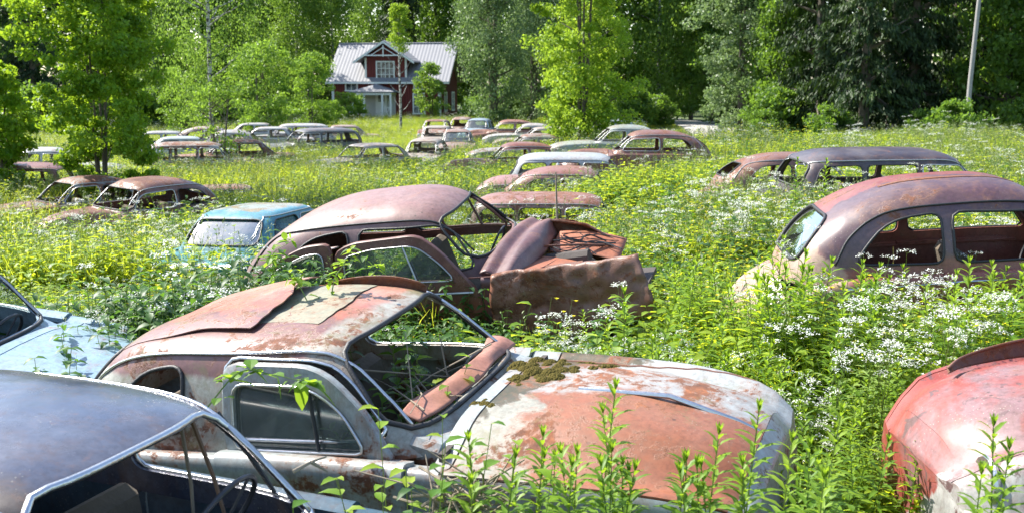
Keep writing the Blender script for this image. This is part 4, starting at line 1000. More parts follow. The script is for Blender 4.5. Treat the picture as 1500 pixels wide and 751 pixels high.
SD['xcuts'] = [-1.62, -.46, .74, .92, -1.3]
carD, bvD = make_car(SD, 'vintage_saloon', 'large dusty red saloon with small rear window, at the right among cow parsley', dict(paint=pD, trim=M['rubber'], glass=glass_mat('greenish_dark_glass', .05, (.35, .48, .42), refl=.9)), glass=('rear',))
pose(carD, 3.89, 8.99, .06, -5.3, -4.2, 2.0, 1.0)
skin_patch(bvD, np.linspace(-.80, .25, 16), np.linspace(-.18, -.13, 4), lambda x, y: .005, inner_rust, 'roof_slot', carD, .004)
for s_ in (-1, 1): m = MB(); m.tube([(-1.2, s_ * .795, .88), (-.3, s_ * .80, .90), (.7, s_ * .79, .90)], .012, 6); m.build('side_moulding', M['chrome'], carD)
# pink-red saloon at the lower right
pE = paint_mat('flaking_red_paint', (.25, .048, .036), [((.36, .35, .33), (.35, 1.9, -2.2), -.02, .9, 2.6, .025), ((.19, .10, .105), (0, 0, 0), -.07, 1.6, 1.7, .10), ((.10, .05, .05), (0, 0, 0), -.13, 1.4, 6., .03)], rust=.34, faded=.22, rough=(.5, .8), dent=.9)
def bd(p):
    q = p.copy(); k = max(0, (q[0] - .98)) ; q[2] += .0; return q
SE = spec(PONTON, body=dict(PONTON['body'], zc=[(x_, z_ + .03 * (x_ > 1)) for x_, z_ in PONTON['body']['zc']], nose=.16), vcuts=[2.15, 2.6])
carE, bvE = make_car(SE, 'vintage_saloon', 'flaking pink-red saloon with white patches, at the lower right corner', dict(paint=pE, trim=M['chrome']), glass=(), drop=('headlight', 'bumper'))
pose(carE, 4.20, 4.86, .06, 180, -1, 0, 1.0)
sheet('raised_bonnet_edge', [[(x_, y_, .92), (x_, y_ - .03, .945 + .05 * k_), (x_ + .01, y_ + .01, .955 + .075 * k_)] for x_, y_, k_ in ((.9, -.80, 1.0), (1.2, -.74, 1.0), (1.5, -.66, .95), (1.75, -.54, .75), (2.0, -.38, .4), (2.12, -.26, .0))], inner_rust, carE, .01)
m = MB(); m.tube([(2.0, .62, .80), (2.20, .60, .66), (2.26, .60, .45), (2.24, .62, .25)], .014, 8); m.build('front_edge_trim', M['chrome'], carE)
m = MB(); m.tube([(2.24 + .0 * k, .50 + .10 * math.cos(k * .45), .66 + .10 * math.sin(k * .45)) for k in range(14)], .016, 6, True); m.build('headlight_rim', M['chrome'], carE)
# sky-blue saloon at the left edge
pG = paint_mat('pale_blue_paint', (.20, .30, .38), rust=.34, faded=.3, rough=(.34, .8))
carG, bvG = make_car(spec(PONTON), 'vintage_saloon', 'pale sky-blue saloon half out of view at the left edge', dict(paint=pG), glass=('side',))
pose(carG, -4.12, 7.05, -.14, -12, 5, 5, 1.0, (-2.1, 1.15))
# teal saloon with glass all round
pH = paint_mat('teal_paint', (.06, .22, .28), [((.26, .17, .08), (0, 0, 4.5), -6.25, .9, 2.5, .05), ((.28, .33, .33), (0, 0, 3.0), -4.2, .8, 3.0, .1)], rust=.2, faded=.2, rough=(.3, .8))
gH = glass_mat('cloudy_blue_glass', .75, (.30, .50, .60), (.045, .10, .14), .5)

# ------------------------------------------------------------------ the other cars of the field
carH, bvH = make_car(spec(BOX), 'vintage_saloon', 'teal saloon with cloudy glass and an ochre patch on its roof', dict(paint=pH, glass=gH))
qh = at_z(392, 301, float(zg(-3, 13.5)) + 1.41 * .92); pose(carH, qh[0] - .05, qh[1] + .25, float(zg(-3, 13.5)), 74, 0, -1, .92, (-1.45, 2.1))
prot = {}
def proto(k):
    if k not in prot:
        base, gl = dict(round=(ROUND, ()), ponton=(PONTON, ()), wagon=(WAGON, ()), box=(BOX, ()), roundg=(ROUND, ('side', 'front', 'rear')), boxg=(BOX, ('front', 'rear', 'side')), pontong=(PONTON, ('front', 'rear', 'side')))[k]
        prot[k] = [make_car(spec(base), dict(wagon='vintage_estate_car').get(k, 'vintage_saloon'), 'x', {}, glass=gl)[0], 0]
    o, n = prot[k]; prot[k][1] += 1
    return o if n == 0 else copy_tree(o)
TOPZ = dict(round=1.56, roundg=1.56, ponton=1.49, pontong=1.49, wagon=1.55, box=1.41, boxg=1.41)
def car(k, px, py, yaw, col, rust, label, sink=0.0, pit=0, rol=0, s=.93, group='rusting cars standing in rows in the meadow'):
    zt = TOPZ[k] * s - .03; y = 20.
    x = 0.
    for _ in range(60): q = at_z(px, py, float(zg(x, y)) + zt - sink); x, y = .5 * (x + q[0]), .5 * (y + q[1])
    p = q; c, s_ = math.cos(rad(yaw)), math.sin(rad(yaw)); xr, yr = p[0] + .3 * c * s, p[1] + .3 * s_ * s
    o = proto(k); tag(o, label, 'car', group); pose(o, xr, yr, float(zg(xr, yr)) - sink, yaw, pit, rol, s); tree_color(o, (*[k_ * (.62 if sum(col) > .9 else .85) for k_ in col], rust + .12)); return o
BR = (.19, .08, .068); MRN = (.22, .075, .065); PLE = (.42, .44, .42); CRM = (.50, .44, .36); BLU = (.33, .44, .50); GRY = (.28, .31, .33); PNK = (.44, .33, .27); GRN = (.36, .44, .38)
car('wagon', 0, 240, 183, MRN, .35, 'long maroon roof of an estate car at the left edge, by the low maple', .12)
car('ponton', 135, 259, 226, (.26, .32, .34), .55, 'grey-blue saloon without glass, behind the brown round-roofed car on the left', .12)
car('round', 215, 262, 238, (.17, .08, .07), .45, 'brown round-roofed saloon with bare window holes, left, right of the grey-blue one', .05, rol=-3)
car('box', 322, 273, 12, PNK, .5, 'low pinkish rusted panel car sunk in the grass right of the brown round-roofed car', .50)
car('wagon', 822, 289, -3, (.30, .14, .12), .5, 'long rust-red estate car roof right behind the open engine bay', .36, rol=3)
car('pontong', 752, 261, -10, (.34, .17, .15), .35, 'dusty pink saloon whose windscreen shows above the long rust-red roof', .28, rol=4)
car('round', 832, 249, -6, (.28, .12, .10), .35, 'maroon saloon with a smooth dented roof and only the roof above the weeds', .30, rol=3)
car('wagon', 850, 229, -4, (.52, .56, .58), .25, 'white-grey estate car roof between two rusty red cars', .22, rol=3)
car('round', 765, 208, 186, (.22, .075, .06), .4, 'red-brown round saloon with its pale bonnet pointing left', .05)
car('ponton', 790, 195, 186, (.40, .40, .38), .45, 'grey saloon with slanting bare windscreen posts, behind the red-brown round saloon', .05)
car('box', 806, 186, 183, (.52, .46, .38), .4, 'flat cream saloon roof behind the grey one with bare posts', .1)
car('ponton', 784, 181, 180, (.55, .52, .47), .25, 'whitish saloon roof next to the yellow-green maple', .15)
car('round', 750, 176, 182, (.30, .14, .10), .5, 'small distant saloon with rusty brown roof in front of the grey-green willow', .1)
car('round', 957, 191, 178, (.17, .07, .06), .45, 'dark brown saloon right of the yellow-green maple, cow parsley up to its doors', -.05)
car('ponton', 922, 183, 180, (.40, .46, .40), .3, 'pale green-grey saloon behind the dark brown one', -.02)
car('box', 902, 176, 182, (.40, .50, .46), .3, 'farthest mint-coloured saloon roof right of the yellow-green maple', .1)
car('pontong', 703, 174, -100, BLU, .2, 'light blue saloon facing the camera, far back before the house', .0)
car('round', 677, 172, -96, (.46, .38, .30), .45, 'tan saloon half hidden left of the light blue one', .1)
car('box', 640, 176, -94, (.33, .29, .25), .5, 'farthest dull grey-brown saloon in front of the house', .0)
car('box', 641, 185, -92, CRM, .3, 'cream saloon with an empty windscreen facing the camera', .0)
car('pontong', 670, 190, -88, (.42, .30, .24), .4, 'saloon with pink-rust roof and dark windscreen beside the cream one', .05)
car('box', 548, 211, -138, (.50, .42, .33), .35, 'beige-roofed saloon alone in the grass, middle of the left field', .05)
car('ponton', 626, 203, -98, (.50, .43, .35), .35, 'beige saloon with plants growing in its windscreen, right of the lone beige one', .05)
car('wagon', 462, 189, 212, (.10, .11, .12), .3, 'dark grey estate car with thin window posts, left field', -.05, s=.95)
car('box', 505, 184, 190, (.46, .34, .27), .4, 'low pale pink-rust saloon right of the dark estate car', .25)
car('wagon', 290, 209, 10, (.50, .50, .48), .5, 'stripped pale estate car under the birch, grey roof and no glass', .05)
car('boxg', 262, 201, 14, (.52, .60, .62), .15, 'pale blue-white saloon behind the stripped estate car by the birch', .0)
car('box', 236, 193, 10, (.56, .58, .58), .3, 'white saloon roof, farthest left of the birch group', .0)
car('ponton', 243, 219, 6, (.55, .58, .58), .3, 'low white bonnet and roof in the grass left of the stripped estate car', .55)
car('box', 352, 206, 196, (.34, .35, .36), .62, 'blotched grey wreck right of the birch trunk', -.05)
car('box', 398, 187, 188, (.55, .56, .54), .35, 'pale saloon behind the blotched wreck', .0)
car('ponton', 342, 191, 184, (.50, .52, .50), .4, 'light grey saloon just right of the birch trunk', .05)
car('round', 305, 186, 10, (.50, .48, .44), .45, 'far pale round-roofed saloon behind the birch trunk', .1)
car('wagon', 432, 182, 184, (.52, .53, .50), .35, 'far whitish estate car in front of the orchard trees', .1)
car('box', 372, 181, 6, (.54, .54, .52), .3, 'farthest whitish saloon under the orchard trees', .1)
car('ponton', 62, 217, 8, (.58, .60, .60), .3, 'white saloon behind the big left maple', .1)
car('wagon', 1312, 219, 7, (.05, .038, .048), .22, 'dark purple-grey estate car with open side windows and bare posts', -.02, rol=3, s=1.04)
car('round', 1160, 226, 4, (.20, .10, .08), .45, 'brown saloon roof just behind the tail of the dark estate car', .05)

# ------------------------------------------------------------------ house
def window(parent, x, z, w, h, y=0.0, rz=0, nx=2, ny=2, d=.07, lace=True):
    o = empty('window', (x, y, z), (0, 0, rz)); o.parent = parent
    fr = MB(); t = .11
    for (cx, cz, ww, hh) in ((0, h / 2 + t / 2, w + 2 * t, t), (0, -h / 2 - t / 2, w + 2 * t + .06, t), (-w / 2 - t / 2, 0, t, h), (w / 2 + t / 2, 0, t, h)): fr.box((cx, -d / 2, cz), (ww, d, hh))
    for i in range(1, nx): fr.box((-w / 2 + w * i / nx, -.045, 0), (.055, .03, h - .01))
    for j in range(1, ny): fr.box((0, -.047, -h / 2 + h * j / ny), (w - .01, .03, .045))
    f = fr.build('window_frame', M['white'], o, smooth=False)
    p = MB(); p.box((0, -.018, 0), (w, .02, h)); p.build('pane', M['pane'], o, smooth=False)
    return o
t = NT('dark_window_pane'); p = t.n('ShaderNodeBsdfPrincipled', Roughness=.08); tc = t.n('ShaderNodeTexCoord'); t.l(t.ramp(t.noise(tc.outputs['Object'], 2.5, 4), [(.42, (.02, .025, .03)), (.62, (.30, .31, .31))]), p.inputs[0]); t.l(p.outputs[0], t.out.inputs[0]); M['pane'] = t.m
t = NT('falu_red_boards'); tc = t.n('ShaderNodeTexCoord'); w = t.n('ShaderNodeTexWave', Scale=1.6, Distortion=.0); w.bands_direction = 'X'; t.l(tc.outputs['Object'], w.inputs[0])
p = t.n('ShaderNodeBsdfPrincipled', Roughness=.85); t.l(t.mix(t.ramp(w.outputs['Fac'], [(.0, 0.), (.18, 1.)]), (.07, .012, .012), t.mix(t.noise(tc.outputs['Object'], 1.5, 8, .7), (.14, .022, .02), (.20, .04, .032))), p.inputs[0]); b = t.n('ShaderNodeBump', Strength=.6, Distance=.03); t.l(w.outputs['Fac'], b.inputs['Height']); t.l(b.outputs[0], p.inputs['Normal']); t.l(p.outputs[0], t.out.inputs[0]); M['red'] = t.m
t = NT('grey_metal_roofing'); tc = t.n('ShaderNodeTexCoord'); w = t.n('ShaderNodeTexWave', Scale=1.1); w.bands_direction = 'X'; t.l(tc.outputs['Object'], w.inputs[0])
p = t.n('ShaderNodeBsdfPrincipled', Roughness=.6, Metallic=.0); t.l(t.mix(t.noise(tc.outputs['Object'], .9, 8, .7, .5), (.19, .19, .205), (.25, .25, .265)), p.inputs[0]); b = t.n('ShaderNodeBump', Strength=.25, Distance=.04); t.l(w.outputs['Fac'], b.inputs['Height']); t.l(b.outputs[0], p.inputs['Normal']); t.l(p.outputs[0], t.out.inputs[0]); M['tin'] = t.m
def house():
    hy = 90.; hx = (567 - 750) / FPX * hy; z0 = float(zg(hx, hy))
    r = empty('farmhouse', (hx, hy, z0), (0, 0, rad(-8.5))); tag(r, 'dark red wooden farmhouse with grey metal roof, white porch and gabled dormer', 'house')
    def wall(name, poly, y0, y1, axis, mat=M['red']): m = MB(); m.prism(poly, y0, y1, axis); return m.build(name, mat, r, smooth=False)
    m = MB(); m.prism([(-4.4, 0), (4.5, 0), (4.5, 3.3), (-4.4, 3.3)], .0, .18, 'y'); m.build('front_wall', M['red'], r, smooth=False)
    for x in (-4.4, 4.32): wall('end_wall', [(.19, 0), (7, 0), (7, 3.25), (3.5, 6.0), (.19, 3.4)], x, x + .18, 'x')
    wall('back_wall', [(-4.2, 0), (4.3, 0), (4.3, 3.2), (-4.2, 3.2)], 6.8, 7.0, 'y')
    wall('stone_plinth', [(-4.45, -.3), (4.55, -.3), (4.55, .35), (-4.45, .35)], -.05, -.003, 'y', M['plinth'])
    # main roof: two slabs
    for (a, b) in (((-.45, 3.12), (3.5, 6.25)), ((7.45, 3.12), (3.5, 6.25))):
        m = MB(); m.prism([(a[0], a[1]), (b[0], b[1]), (b[0], b[1] + .09), (a[0], a[1] + .09)], -4.9, 5.35, 'x'); m.build('roof', M['tin'], r, smooth=False)
    m = MB(); m.tube([(-4.9, 3.5, 6.36), (5.35, 3.5, 6.36)], .07, 8); m.build('ridge_cap', M['tin'], r)
    m = MB(); m.box((.2, -.47, 3.10), (10.2, .04, .14)); m.build('eaves_board', M['white'], r, smooth=False)
    for x in (-4.86, 5.31):
        m = MB(); m.prism([(-.46, 2.98), (3.5, 6.1), (7.46, 2.98), (7.46, 3.14), (3.5, 6.27), (-.46, 3.14)], x - .03, x + .03, 'x'); m.build('bargeboard', M['white'], r, smooth=False)
    # dormer
    wall('dormer_wall', [(-1.6, 3.3), (1.7, 3.3), (1.7, 5.2), (.05, 6.25), (-1.6, 5.2)], -.02, .14, 'y')
    for x in (-1.6, 1.54): wall('dormer_side', [(.15, 3.3), (3.3, 3.3), (3.3, 5.1), (.15, 5.1)], x, x + .16, 'x')
    for sg in (-1, 1):
        m = MB(); m.prism([(.05 + sg * 2.5, 4.72), (.05, 6.38), (.05, 6.48), (.05 + sg * 2.5, 4.82)], -.75, 3.9, 'y'); m.build('dormer_roof', M['tin'], r, smooth=False)
        m = MB(); m.prism([(.05 + sg * 2.52, 4.60), (.05, 6.24), (.05, 6.42), (.05 + sg * 2.52, 4.78)], -.80, -.76, 'y'); m.build('dormer_bargeboard', M['white'], r, smooth=False)
    m = MB(); m.box((.05, -.79, 5.28), (3.1, .06, .10)); m.box((.05, -.79, 5.62), (.09, .05, .9)); 
    for sg in (-1, 1): m.tube([(.05 + sg * 1.0, -.79, 5.3), (.05, -.79, 5.9)], .035, 4)
    m.build('gable_truss', M['white'], r, smooth=False)
    for x in (-4.42, 4.44, -1.62, 1.72): m = MB(); z1 = 3.1 if abs(x) > 2 else 5.1; z0_ = 0 if abs(x) > 2 else 3.3; m.box((x, -.03, (z0_ + z1) / 2), (.16 if abs(x) < 2 else .2, .05, z1 - z0_)); m.build('corner_board', M['white'], r, smooth=False)
    m = MB(); m.box((4.53, .1, 1.55), (.05, .2, 3.1)); m.build('corner_board', M['white'], r, smooth=False)
    window(r, .02, 4.02, 1.35, 1.45, -.02, 0, 4, 3); window(r, -2.85, 2.78, .85, .5, 0, 0, 2, 1); window(r, -2.8, 1.5, 1.0, 1.35, 0, 0, 2, 3)
    window(r, 2.72, 2.88, .6, .42, 0, 0, 2, 1); window(r, 2.75, 1.45, .8, 1.5, 0, 0, 2, 3)
    window(r, 4.51, 1.55, .8, 1.4, 2.0, rad(90), 2, 3); window(r, 4.51, 1.55, .8, 1.4, 5.0, rad(90), 2, 3)
    # porch
    pr = empty('porch', (0, 0, 0)); pr.parent = r
    m = MB(); m.box((-.6, -.9, .17), (3.3, 1.75, .34)); m.build('porch_floor', M['wood'], pr, smooth=False)
    V = [(-2.5, -1.95, 2.42), (1.15, -1.95, 2.42), (1.15, -.03, 2.42), (-2.5, -.03, 2.42), (-.62, -.62, 3.02), (-.62, -.03, 3.02), (-2.5, -1.95, 2.34), (1.15, -1.95, 2.34), (1.15, -.03, 2.34), (-2.5, -.03, 2.34)]
    link('porch_roof', make_mesh('porch_roof', V, [(0, 1, 4), (1, 2, 5, 4), (3, 0, 4, 5), (6, 9, 8, 7), (0, 6, 7, 1), (1, 7, 8, 2), (3, 9, 6, 0), (2, 8, 9, 3, 5)], M['tin'], False), pr)
    m = MB(); m.box((-.68, -1.8, 2.24), (3.3, .1, .18)); m.box((-2.2, -.9, 2.24), (.1, 1.7, .16)); m.box((.85, -.9, 2.24), (.1, 1.7, .16)); m.build('porch_beam', M['white'], pr, smooth=False)
    for x in (-2.2, -1.3, .2, .88): m = MB(); m.box((x, -1.8, 1.24), (.15, .15, 1.82)); m.build('porch_post', M['white'], pr, smooth=False)
    for (a, b) in ((-2.2, -1.3), (.2, .88)):
        m = MB(); m.box(((a + b) / 2, -1.8, 1.15), (b - a - .16, .06, .07)); m.tube([(a + .08, -1.8, .4), (b - .08, -1.8, 1.1)], .03, 4); m.tube([(a + .08, -1.8, 1.1), (b - .08, -1.79, .4)], .03, 4)
        m.build('railing', M['white'], pr, smooth=False)
    m = MB(); m.box((-.62, -.05, 1.35), (2.9, .06, 2.0)); m.build('porch_back_panel', M['panel'], pr, smooth=False)
    d = MB(); d.box((-.35, -.12, 1.3), (.95, .06, 1.95)); d = d.build('door', M['white'], pr, smooth=False)
    m = MB(); m.box((-.35, -.155, 1.85), (.5, .02, .55)); m.build('door_pane', M['pane'], d, smooth=False)
    m = MB(); m.box((-.35, -2.2, .1), (1.3, .5, .2)); m.build('step', M['plinth'], pr, smooth=False)
M['plinth'] = simple_mat('plinth_stone', (.22, .21, .20), .9, bump=.6, bscale=12, var=.3)
M['panel'] = simple_mat('worn_white_panel', (.50, .50, .47), .8, bump=.3, bscale=12, var=.15)
house()

# pole, log
px_ = 1411; y_ = 53.; x_ = (px_ - 750) / FPX * y_
m = MB(); m.tube([(0, 0, -.3), (.06, 0, 3), (.42, 0, 11)], [.12, .11, .085], 10); o = m.build('utility_pole', simple_mat('grey_pole_wood', (.26, .25, .24), .9, bump=.6, bscale=30, var=.25), None, (x_, y_, float(zg(x_, y_)))); tag(o, 'tall grey wooden utility pole in front of the dark spruces', 'pole')
m = MB(); m.tube([(0, 0, .16), (1.0, .05, .17), (2.1, .0, .14)], [.15, .14, .12], 10); o = m.build('log', M['wood'], None, (10.9, 53.5, float(zg(11, 53)) + .02)); tag(o, 'weathered grey log lying at the edge of the gravel path', 'log')

# ------------------------------------------------------------------ trees
def X(px, d): return (px - 750) / FPX * d
def T(key, name, label, px, d, **kw): x = X(px, d); return tree(key, name, label, x, d, z=float(zg(x, d)) - .02, **kw)
T('mapleL', 'maple_tree', 'bushy fresh-green maple at the left, its leaves down to the car roofs', 148, 24, kind='round', h=8.2, R=1.6, base=.15, nclump=330, per=200, leaf=.092, seed=3, bark=M['bark'], lmat=L['maple_deep'], trunk_r=.032, stems=4, clump=.30)
T('mapleS', 'maple_tree', 'low fresh-green maple cut by the left edge', -5, 25, kind='round', h=3.6, R=1.05, base=.9, nclump=100, per=100, leaf=.115, seed=5, bark=M['bark'], lmat=L['maple_deep'], trunk_r=.035, stems=2, clump=.28)
T('birch', 'birch_tree', 'birch with a white trunk standing among the pale cars', 313, 36, kind='round', h=13, R=2.3, base=1.9, nclump=230, per=120, leaf=.075, seed=8, bark=M['birchbark'], lmat=L['birch'], trunk_r=.085, clump=.5, drape=.5, limbn=50)
T('young', 'sapling', 'two-stemmed grey sapling leaning beside the birch trunk', 325, 34, kind='round', h=3.2, R=.9, base=1.2, nclump=26, per=50, leaf=.09, seed=9, bark=M['bark'], lmat=L['apple'], trunk_r=.035, stems=2, clump=.28)
T('apple', 'orchard_tree', 'broad orchard tree right of the birch', 385, 60, kind='round', h=5.2, R=2.3, base=.5, nclump=110, per=85, leaf=.14, seed=12, bark=M['bark'], lmat=L['apple'], trunk_r=.12, stems=2, clump=.5)
T('apple', 'orchard_tree', 'smaller orchard tree close to the left end of the house', 458, 66, rz=2.0, s=.78, sz=.92)
T('apple', 'orchard_tree', 'low orchard tree left of the birch trunk', 275, 62, rz=4.0, s=.75, sz=.75)
T('slim', 'young_birch', 'slender tree with bare lower branches and a bright tuft of leaves, before the dormer', 588, 66, kind='column', h=7.7, R=1.0, base=5.0, nclump=60, per=85, leaf=.10, seed=14, bark=M['birchbark'], lmat=L['maple'], trunk_r=.085, clump=.33, limbn=30)
tb = [c for c in COL.objects if c.get('label', '').startswith('slender tree')][0]
m = MB(); rg = np.random.default_rng(2)
for k in range(12):
    z = 1.4 + .28 * k; a = k * 2.4; l = .55 + .4 * rg.random(); m.tube([(0, 0, z), (l * .5 * math.cos(a), l * .5 * math.sin(a), z + .25), (l * math.cos(a), l * math.sin(a), z + .75)], [.035, .022, .008], 5)
m.build('bare_branches', M['birchbark'], tb)
T('shrub', 'shrub', 'tall shrub against the right part of the house front', 632, 85, cat='shrub', kind='round', h=4.6, R=1.3, base=.2, nclump=80, per=80, leaf=.15, seed=15, bark=M['bark'], lmat=L['birch'], trunk_r=.05, stems=3, clump=.4)
T('shrub2', 'shrub', 'spreading bright shrub left of the porch', 512, 82, cat='shrub', kind='round', h=2.3, R=1.5, base=.1, nclump=60, per=80, leaf=.15, seed=16, bark=M['bark'], lmat=L['apple'], trunk_r=.03, stems=3, clump=.4)
T('shrub2', 'shrub', 'low shrub in front of the left window of the house', 488, 78, cat='shrub', rz=2, s=.8)
T('shrub2', 'shrub', 'low shrub at the right end of the house', 700, 84, cat='shrub', rz=3, s=.9)
T('willow', 'willow_tree', 'grey-green willow covering the right end of the house', 722, 74, kind='round', h=13, R=3.1, base=.9, nclump=210, per=115, leaf=.17, seed=21, bark=M['bark'], lmat=L['willow'], trunk_r=.25, stems=2, clump=.75, drape=.35)
T('willow', 'willow_tree', 'grey-green willow between the house and the yellow-green maple', 782, 80, rz=2.5, s=.9)
T('mapleB', 'maple_tree', 'bright yellow-green maple with thin trunks in the centre', 852, 37, kind='round', h=8.4, R=2.15, base=.75, nclump=250, per=170, leaf=.105, seed=24, bark=M['bark'], lmat=L['maple'], trunk_r=.075, stems=4, clump=.38)
def forest(px, d, key, label, rz, s=1., sz=None): 
    kw = FK[key]; nm = dict(spruce='spruce_tree', grn='forest_tree', grn2='forest_tree', bir='tall_birch', grey='forest_tree')[key]
    T('f_' + key, nm, label, px, d, rz=rz, s=s, sz=sz, group='trees at the edge of the wood', **kw)
FK = dict(
    grn=dict(kind='round', h=17, R=4.0, base=.6, nclump=330, per=80, leaf=.27, seed=41, bark=M['bark'], lmat=L['forest'], trunk_r=.22, clump=.9),
    grn2=dict(kind='column', h=18, R=3.6, base=.4, nclump=330, per=80, leaf=.25, seed=42, bark=M['bark'], lmat=L['forest'], trunk_r=.22, stems=2, clump=.85, drape=.2),
    grey=dict(kind='round', h=13, R=3.2, base=.2, nclump=260, per=95, leaf=.2, seed=43, bark=M['bark'], lmat=L['willow'], trunk_r=.16, stems=3, clump=.7),
    bir=dict(kind='round', h=18, R=3.0, base=1.5, nclump=260, per=95, leaf=.2, seed=44, bark=M['birchbark'], lmat=L['birch'], trunk_r=.16, clump=.8, drape=.9),
    spruce=dict(kind='spruce', h=22, R=3.6, base=.3, nclump=300, per=110, leaf=.30, seed=45, bark=M['bark'], lmat=L['spruce'], trunk_r=.28, clump=.6, drape=.5, limbn=90))
for a in [(1192, 62, 'spruce', 'leftmost dark spruce of the right-hand group, with drooping branches', 0), (1262, 58, 'spruce', 'broad dark spruce above the dark estate car', 2.1, 1.05), (1330, 61, 'spruce', 'dark spruce left of the utility pole', 4.0), (1388, 64, 'spruce', 'dark spruce right behind the utility pole', 5.1, 1.1),
          (1225, 70, 'spruce', 'spruce in the second row, between the two left ones', 1.1), (1300, 72, 'spruce', 'spruce in the second row, above the big red car', 3.0),
          (1468, 60, 'grn2', 'leafy dark tree right of the utility pole', .5), (1535, 58, 'grn', 'leafy tree cut by the right edge', 1.5, .9), (1430, 74, 'grn', 'leafy tree behind the utility pole', 2.2),
          (1082, 68, 'grey', 'silvery grey-green tree beside the gravel path', .3, .95), (1140, 65, 'grn2', 'light-edged tree between the silvery tree and the spruces', 2.2, .72), (1040, 84, 'grn', 'tree overhanging the end of the gravel path', 3.2, .8),
          (962, 86, 'bir', 'tall birch with a pale trunk left of the gravel path', .7, 1.1), (905, 88, 'grn', 'dark leafy tree behind the yellow-green maple', 5.2), (985, 104, 'grn', 'dark tree closing the view beyond the path', 4.1), (1030, 110, 'spruce', 'dark spruce where the path enters the wood', .9),
          (850, 92, 'grn2', 'tall leafy tree between the willow and the maple', 1.9), (770, 100, 'grn', 'tall leafy tree above the willow', 2.6), (700, 108, 'grn2', 'tall tree behind the right end of the roof', 3.3), (640, 112, 'grn', 'tall tree behind the dormer', .2), (590, 106, 'spruce', 'spruce showing over the roof ridge', .4), (545, 110, 'bir', 'tall birch over the left half of the roof', 1.4),
          (492, 100, 'bir', 'tall drooping birch left of the roof', 2.8, 1.1, .72), (440, 98, 'bir', 'tall drooping birch over the orchard trees', 4.4, 1.1, .72), (392, 104, 'grn', 'leafy tree behind the orchard', 5.4, 1., .75), (345, 92, 'bir', 'tall birch behind the white-trunked one', .1, 1.1), (285, 88, 'grn', 'leafy tree left of the white birch trunk', 1.2), (232, 80, 'bir', 'tall birch right of the left maple', 3.7), (190, 86, 'grn2', 'tall leafy tree behind the left maple', 2.4),
          (120, 78, 'spruce', 'dark spruce behind the left maple', 1.7), (58, 70, 'spruce', 'dark spruce at the left', 2.9, .9), (20, 84, 'grn2', 'leafy tree at the left edge of the wood', 4.8, .8), (-50, 74, 'grn', 'leafy tree cut by the left edge', .6, .9), (1010, 92, 'grn', 'tree with low boughs over the path', 1.0, .9), (1580, 66, 'spruce', 'spruce outside the right edge', .4), (1110, 84, 'spruce', 'spruce behind the silvery tree', 5.0)]:
    forest(*a)
for i, (px, d, s) in enumerate([(930, 78, 1.), (965, 80, .8), (1135, 62, 1.), (1210, 57, .7), (1345, 56, .6), (1400, 50, .75), (1500, 55, .8), (240, 72, 1.), (190, 70, 1.2), (330, 76, 1.1), (560, 95, 1.3), (745, 82, .9), (820, 84, 1.), (60, 62, 1.1), (1118, 60, .6)]):
    names = ['dark bush left of the gravel path', 'small bush behind the tall birch base', 'bush at the foot of the light-edged tree', 'low bush under the leftmost spruce', 'low bush under the spruces', 'bush in front of the pole foot', 'bush at the right edge', 'bush left of the orchard', 'bush behind the left maple', 'bush below the drooping birches', 'bush behind the house', 'bush at the foot of the willow', 'bush right of the willow trunk', 'bush at the far left', 'small bush in front of the light-edged tree']
    T('bush', 'bush', names[i], px, d, cat='bush', rz=i * 1.3, s=s, group='bushes along the edge of the wood', kind='round', h=2.6, R=1.9, base=.05, nclump=90, per=80, leaf=.19, seed=51, bark=M['bark'], lmat=L['forest'], trunk_r=.03, stems=3, clump=.5)
# the wood beyond, read as one mass
rg = np.random.default_rng(77); n = 60000
C = np.stack([rg.uniform(-85, 85, n), 122 + rg.uniform(0, 10, n), rg.random(n) ** .9 * 24 - .6], 1); C[:, 1] -= 3 * np.sin(C[:, 0] * .35) * np.cos(C[:, 2] * .5)
V, F = leaf_quads(C, rg.normal(size=(n, 3)), .75 * (.6 + .8 * rg.random(n)), .7, rg); me = make_mesh('distant_wood', V, F, L['forest'], False); set_rnd(me, .5 + .5 * np.sin(C[:, 0] * .4) * rg.random(n)); o = link('distant_wood', me); tag(o, 'dense dark wood closing the view behind the house', 'wood', kind='stuff')
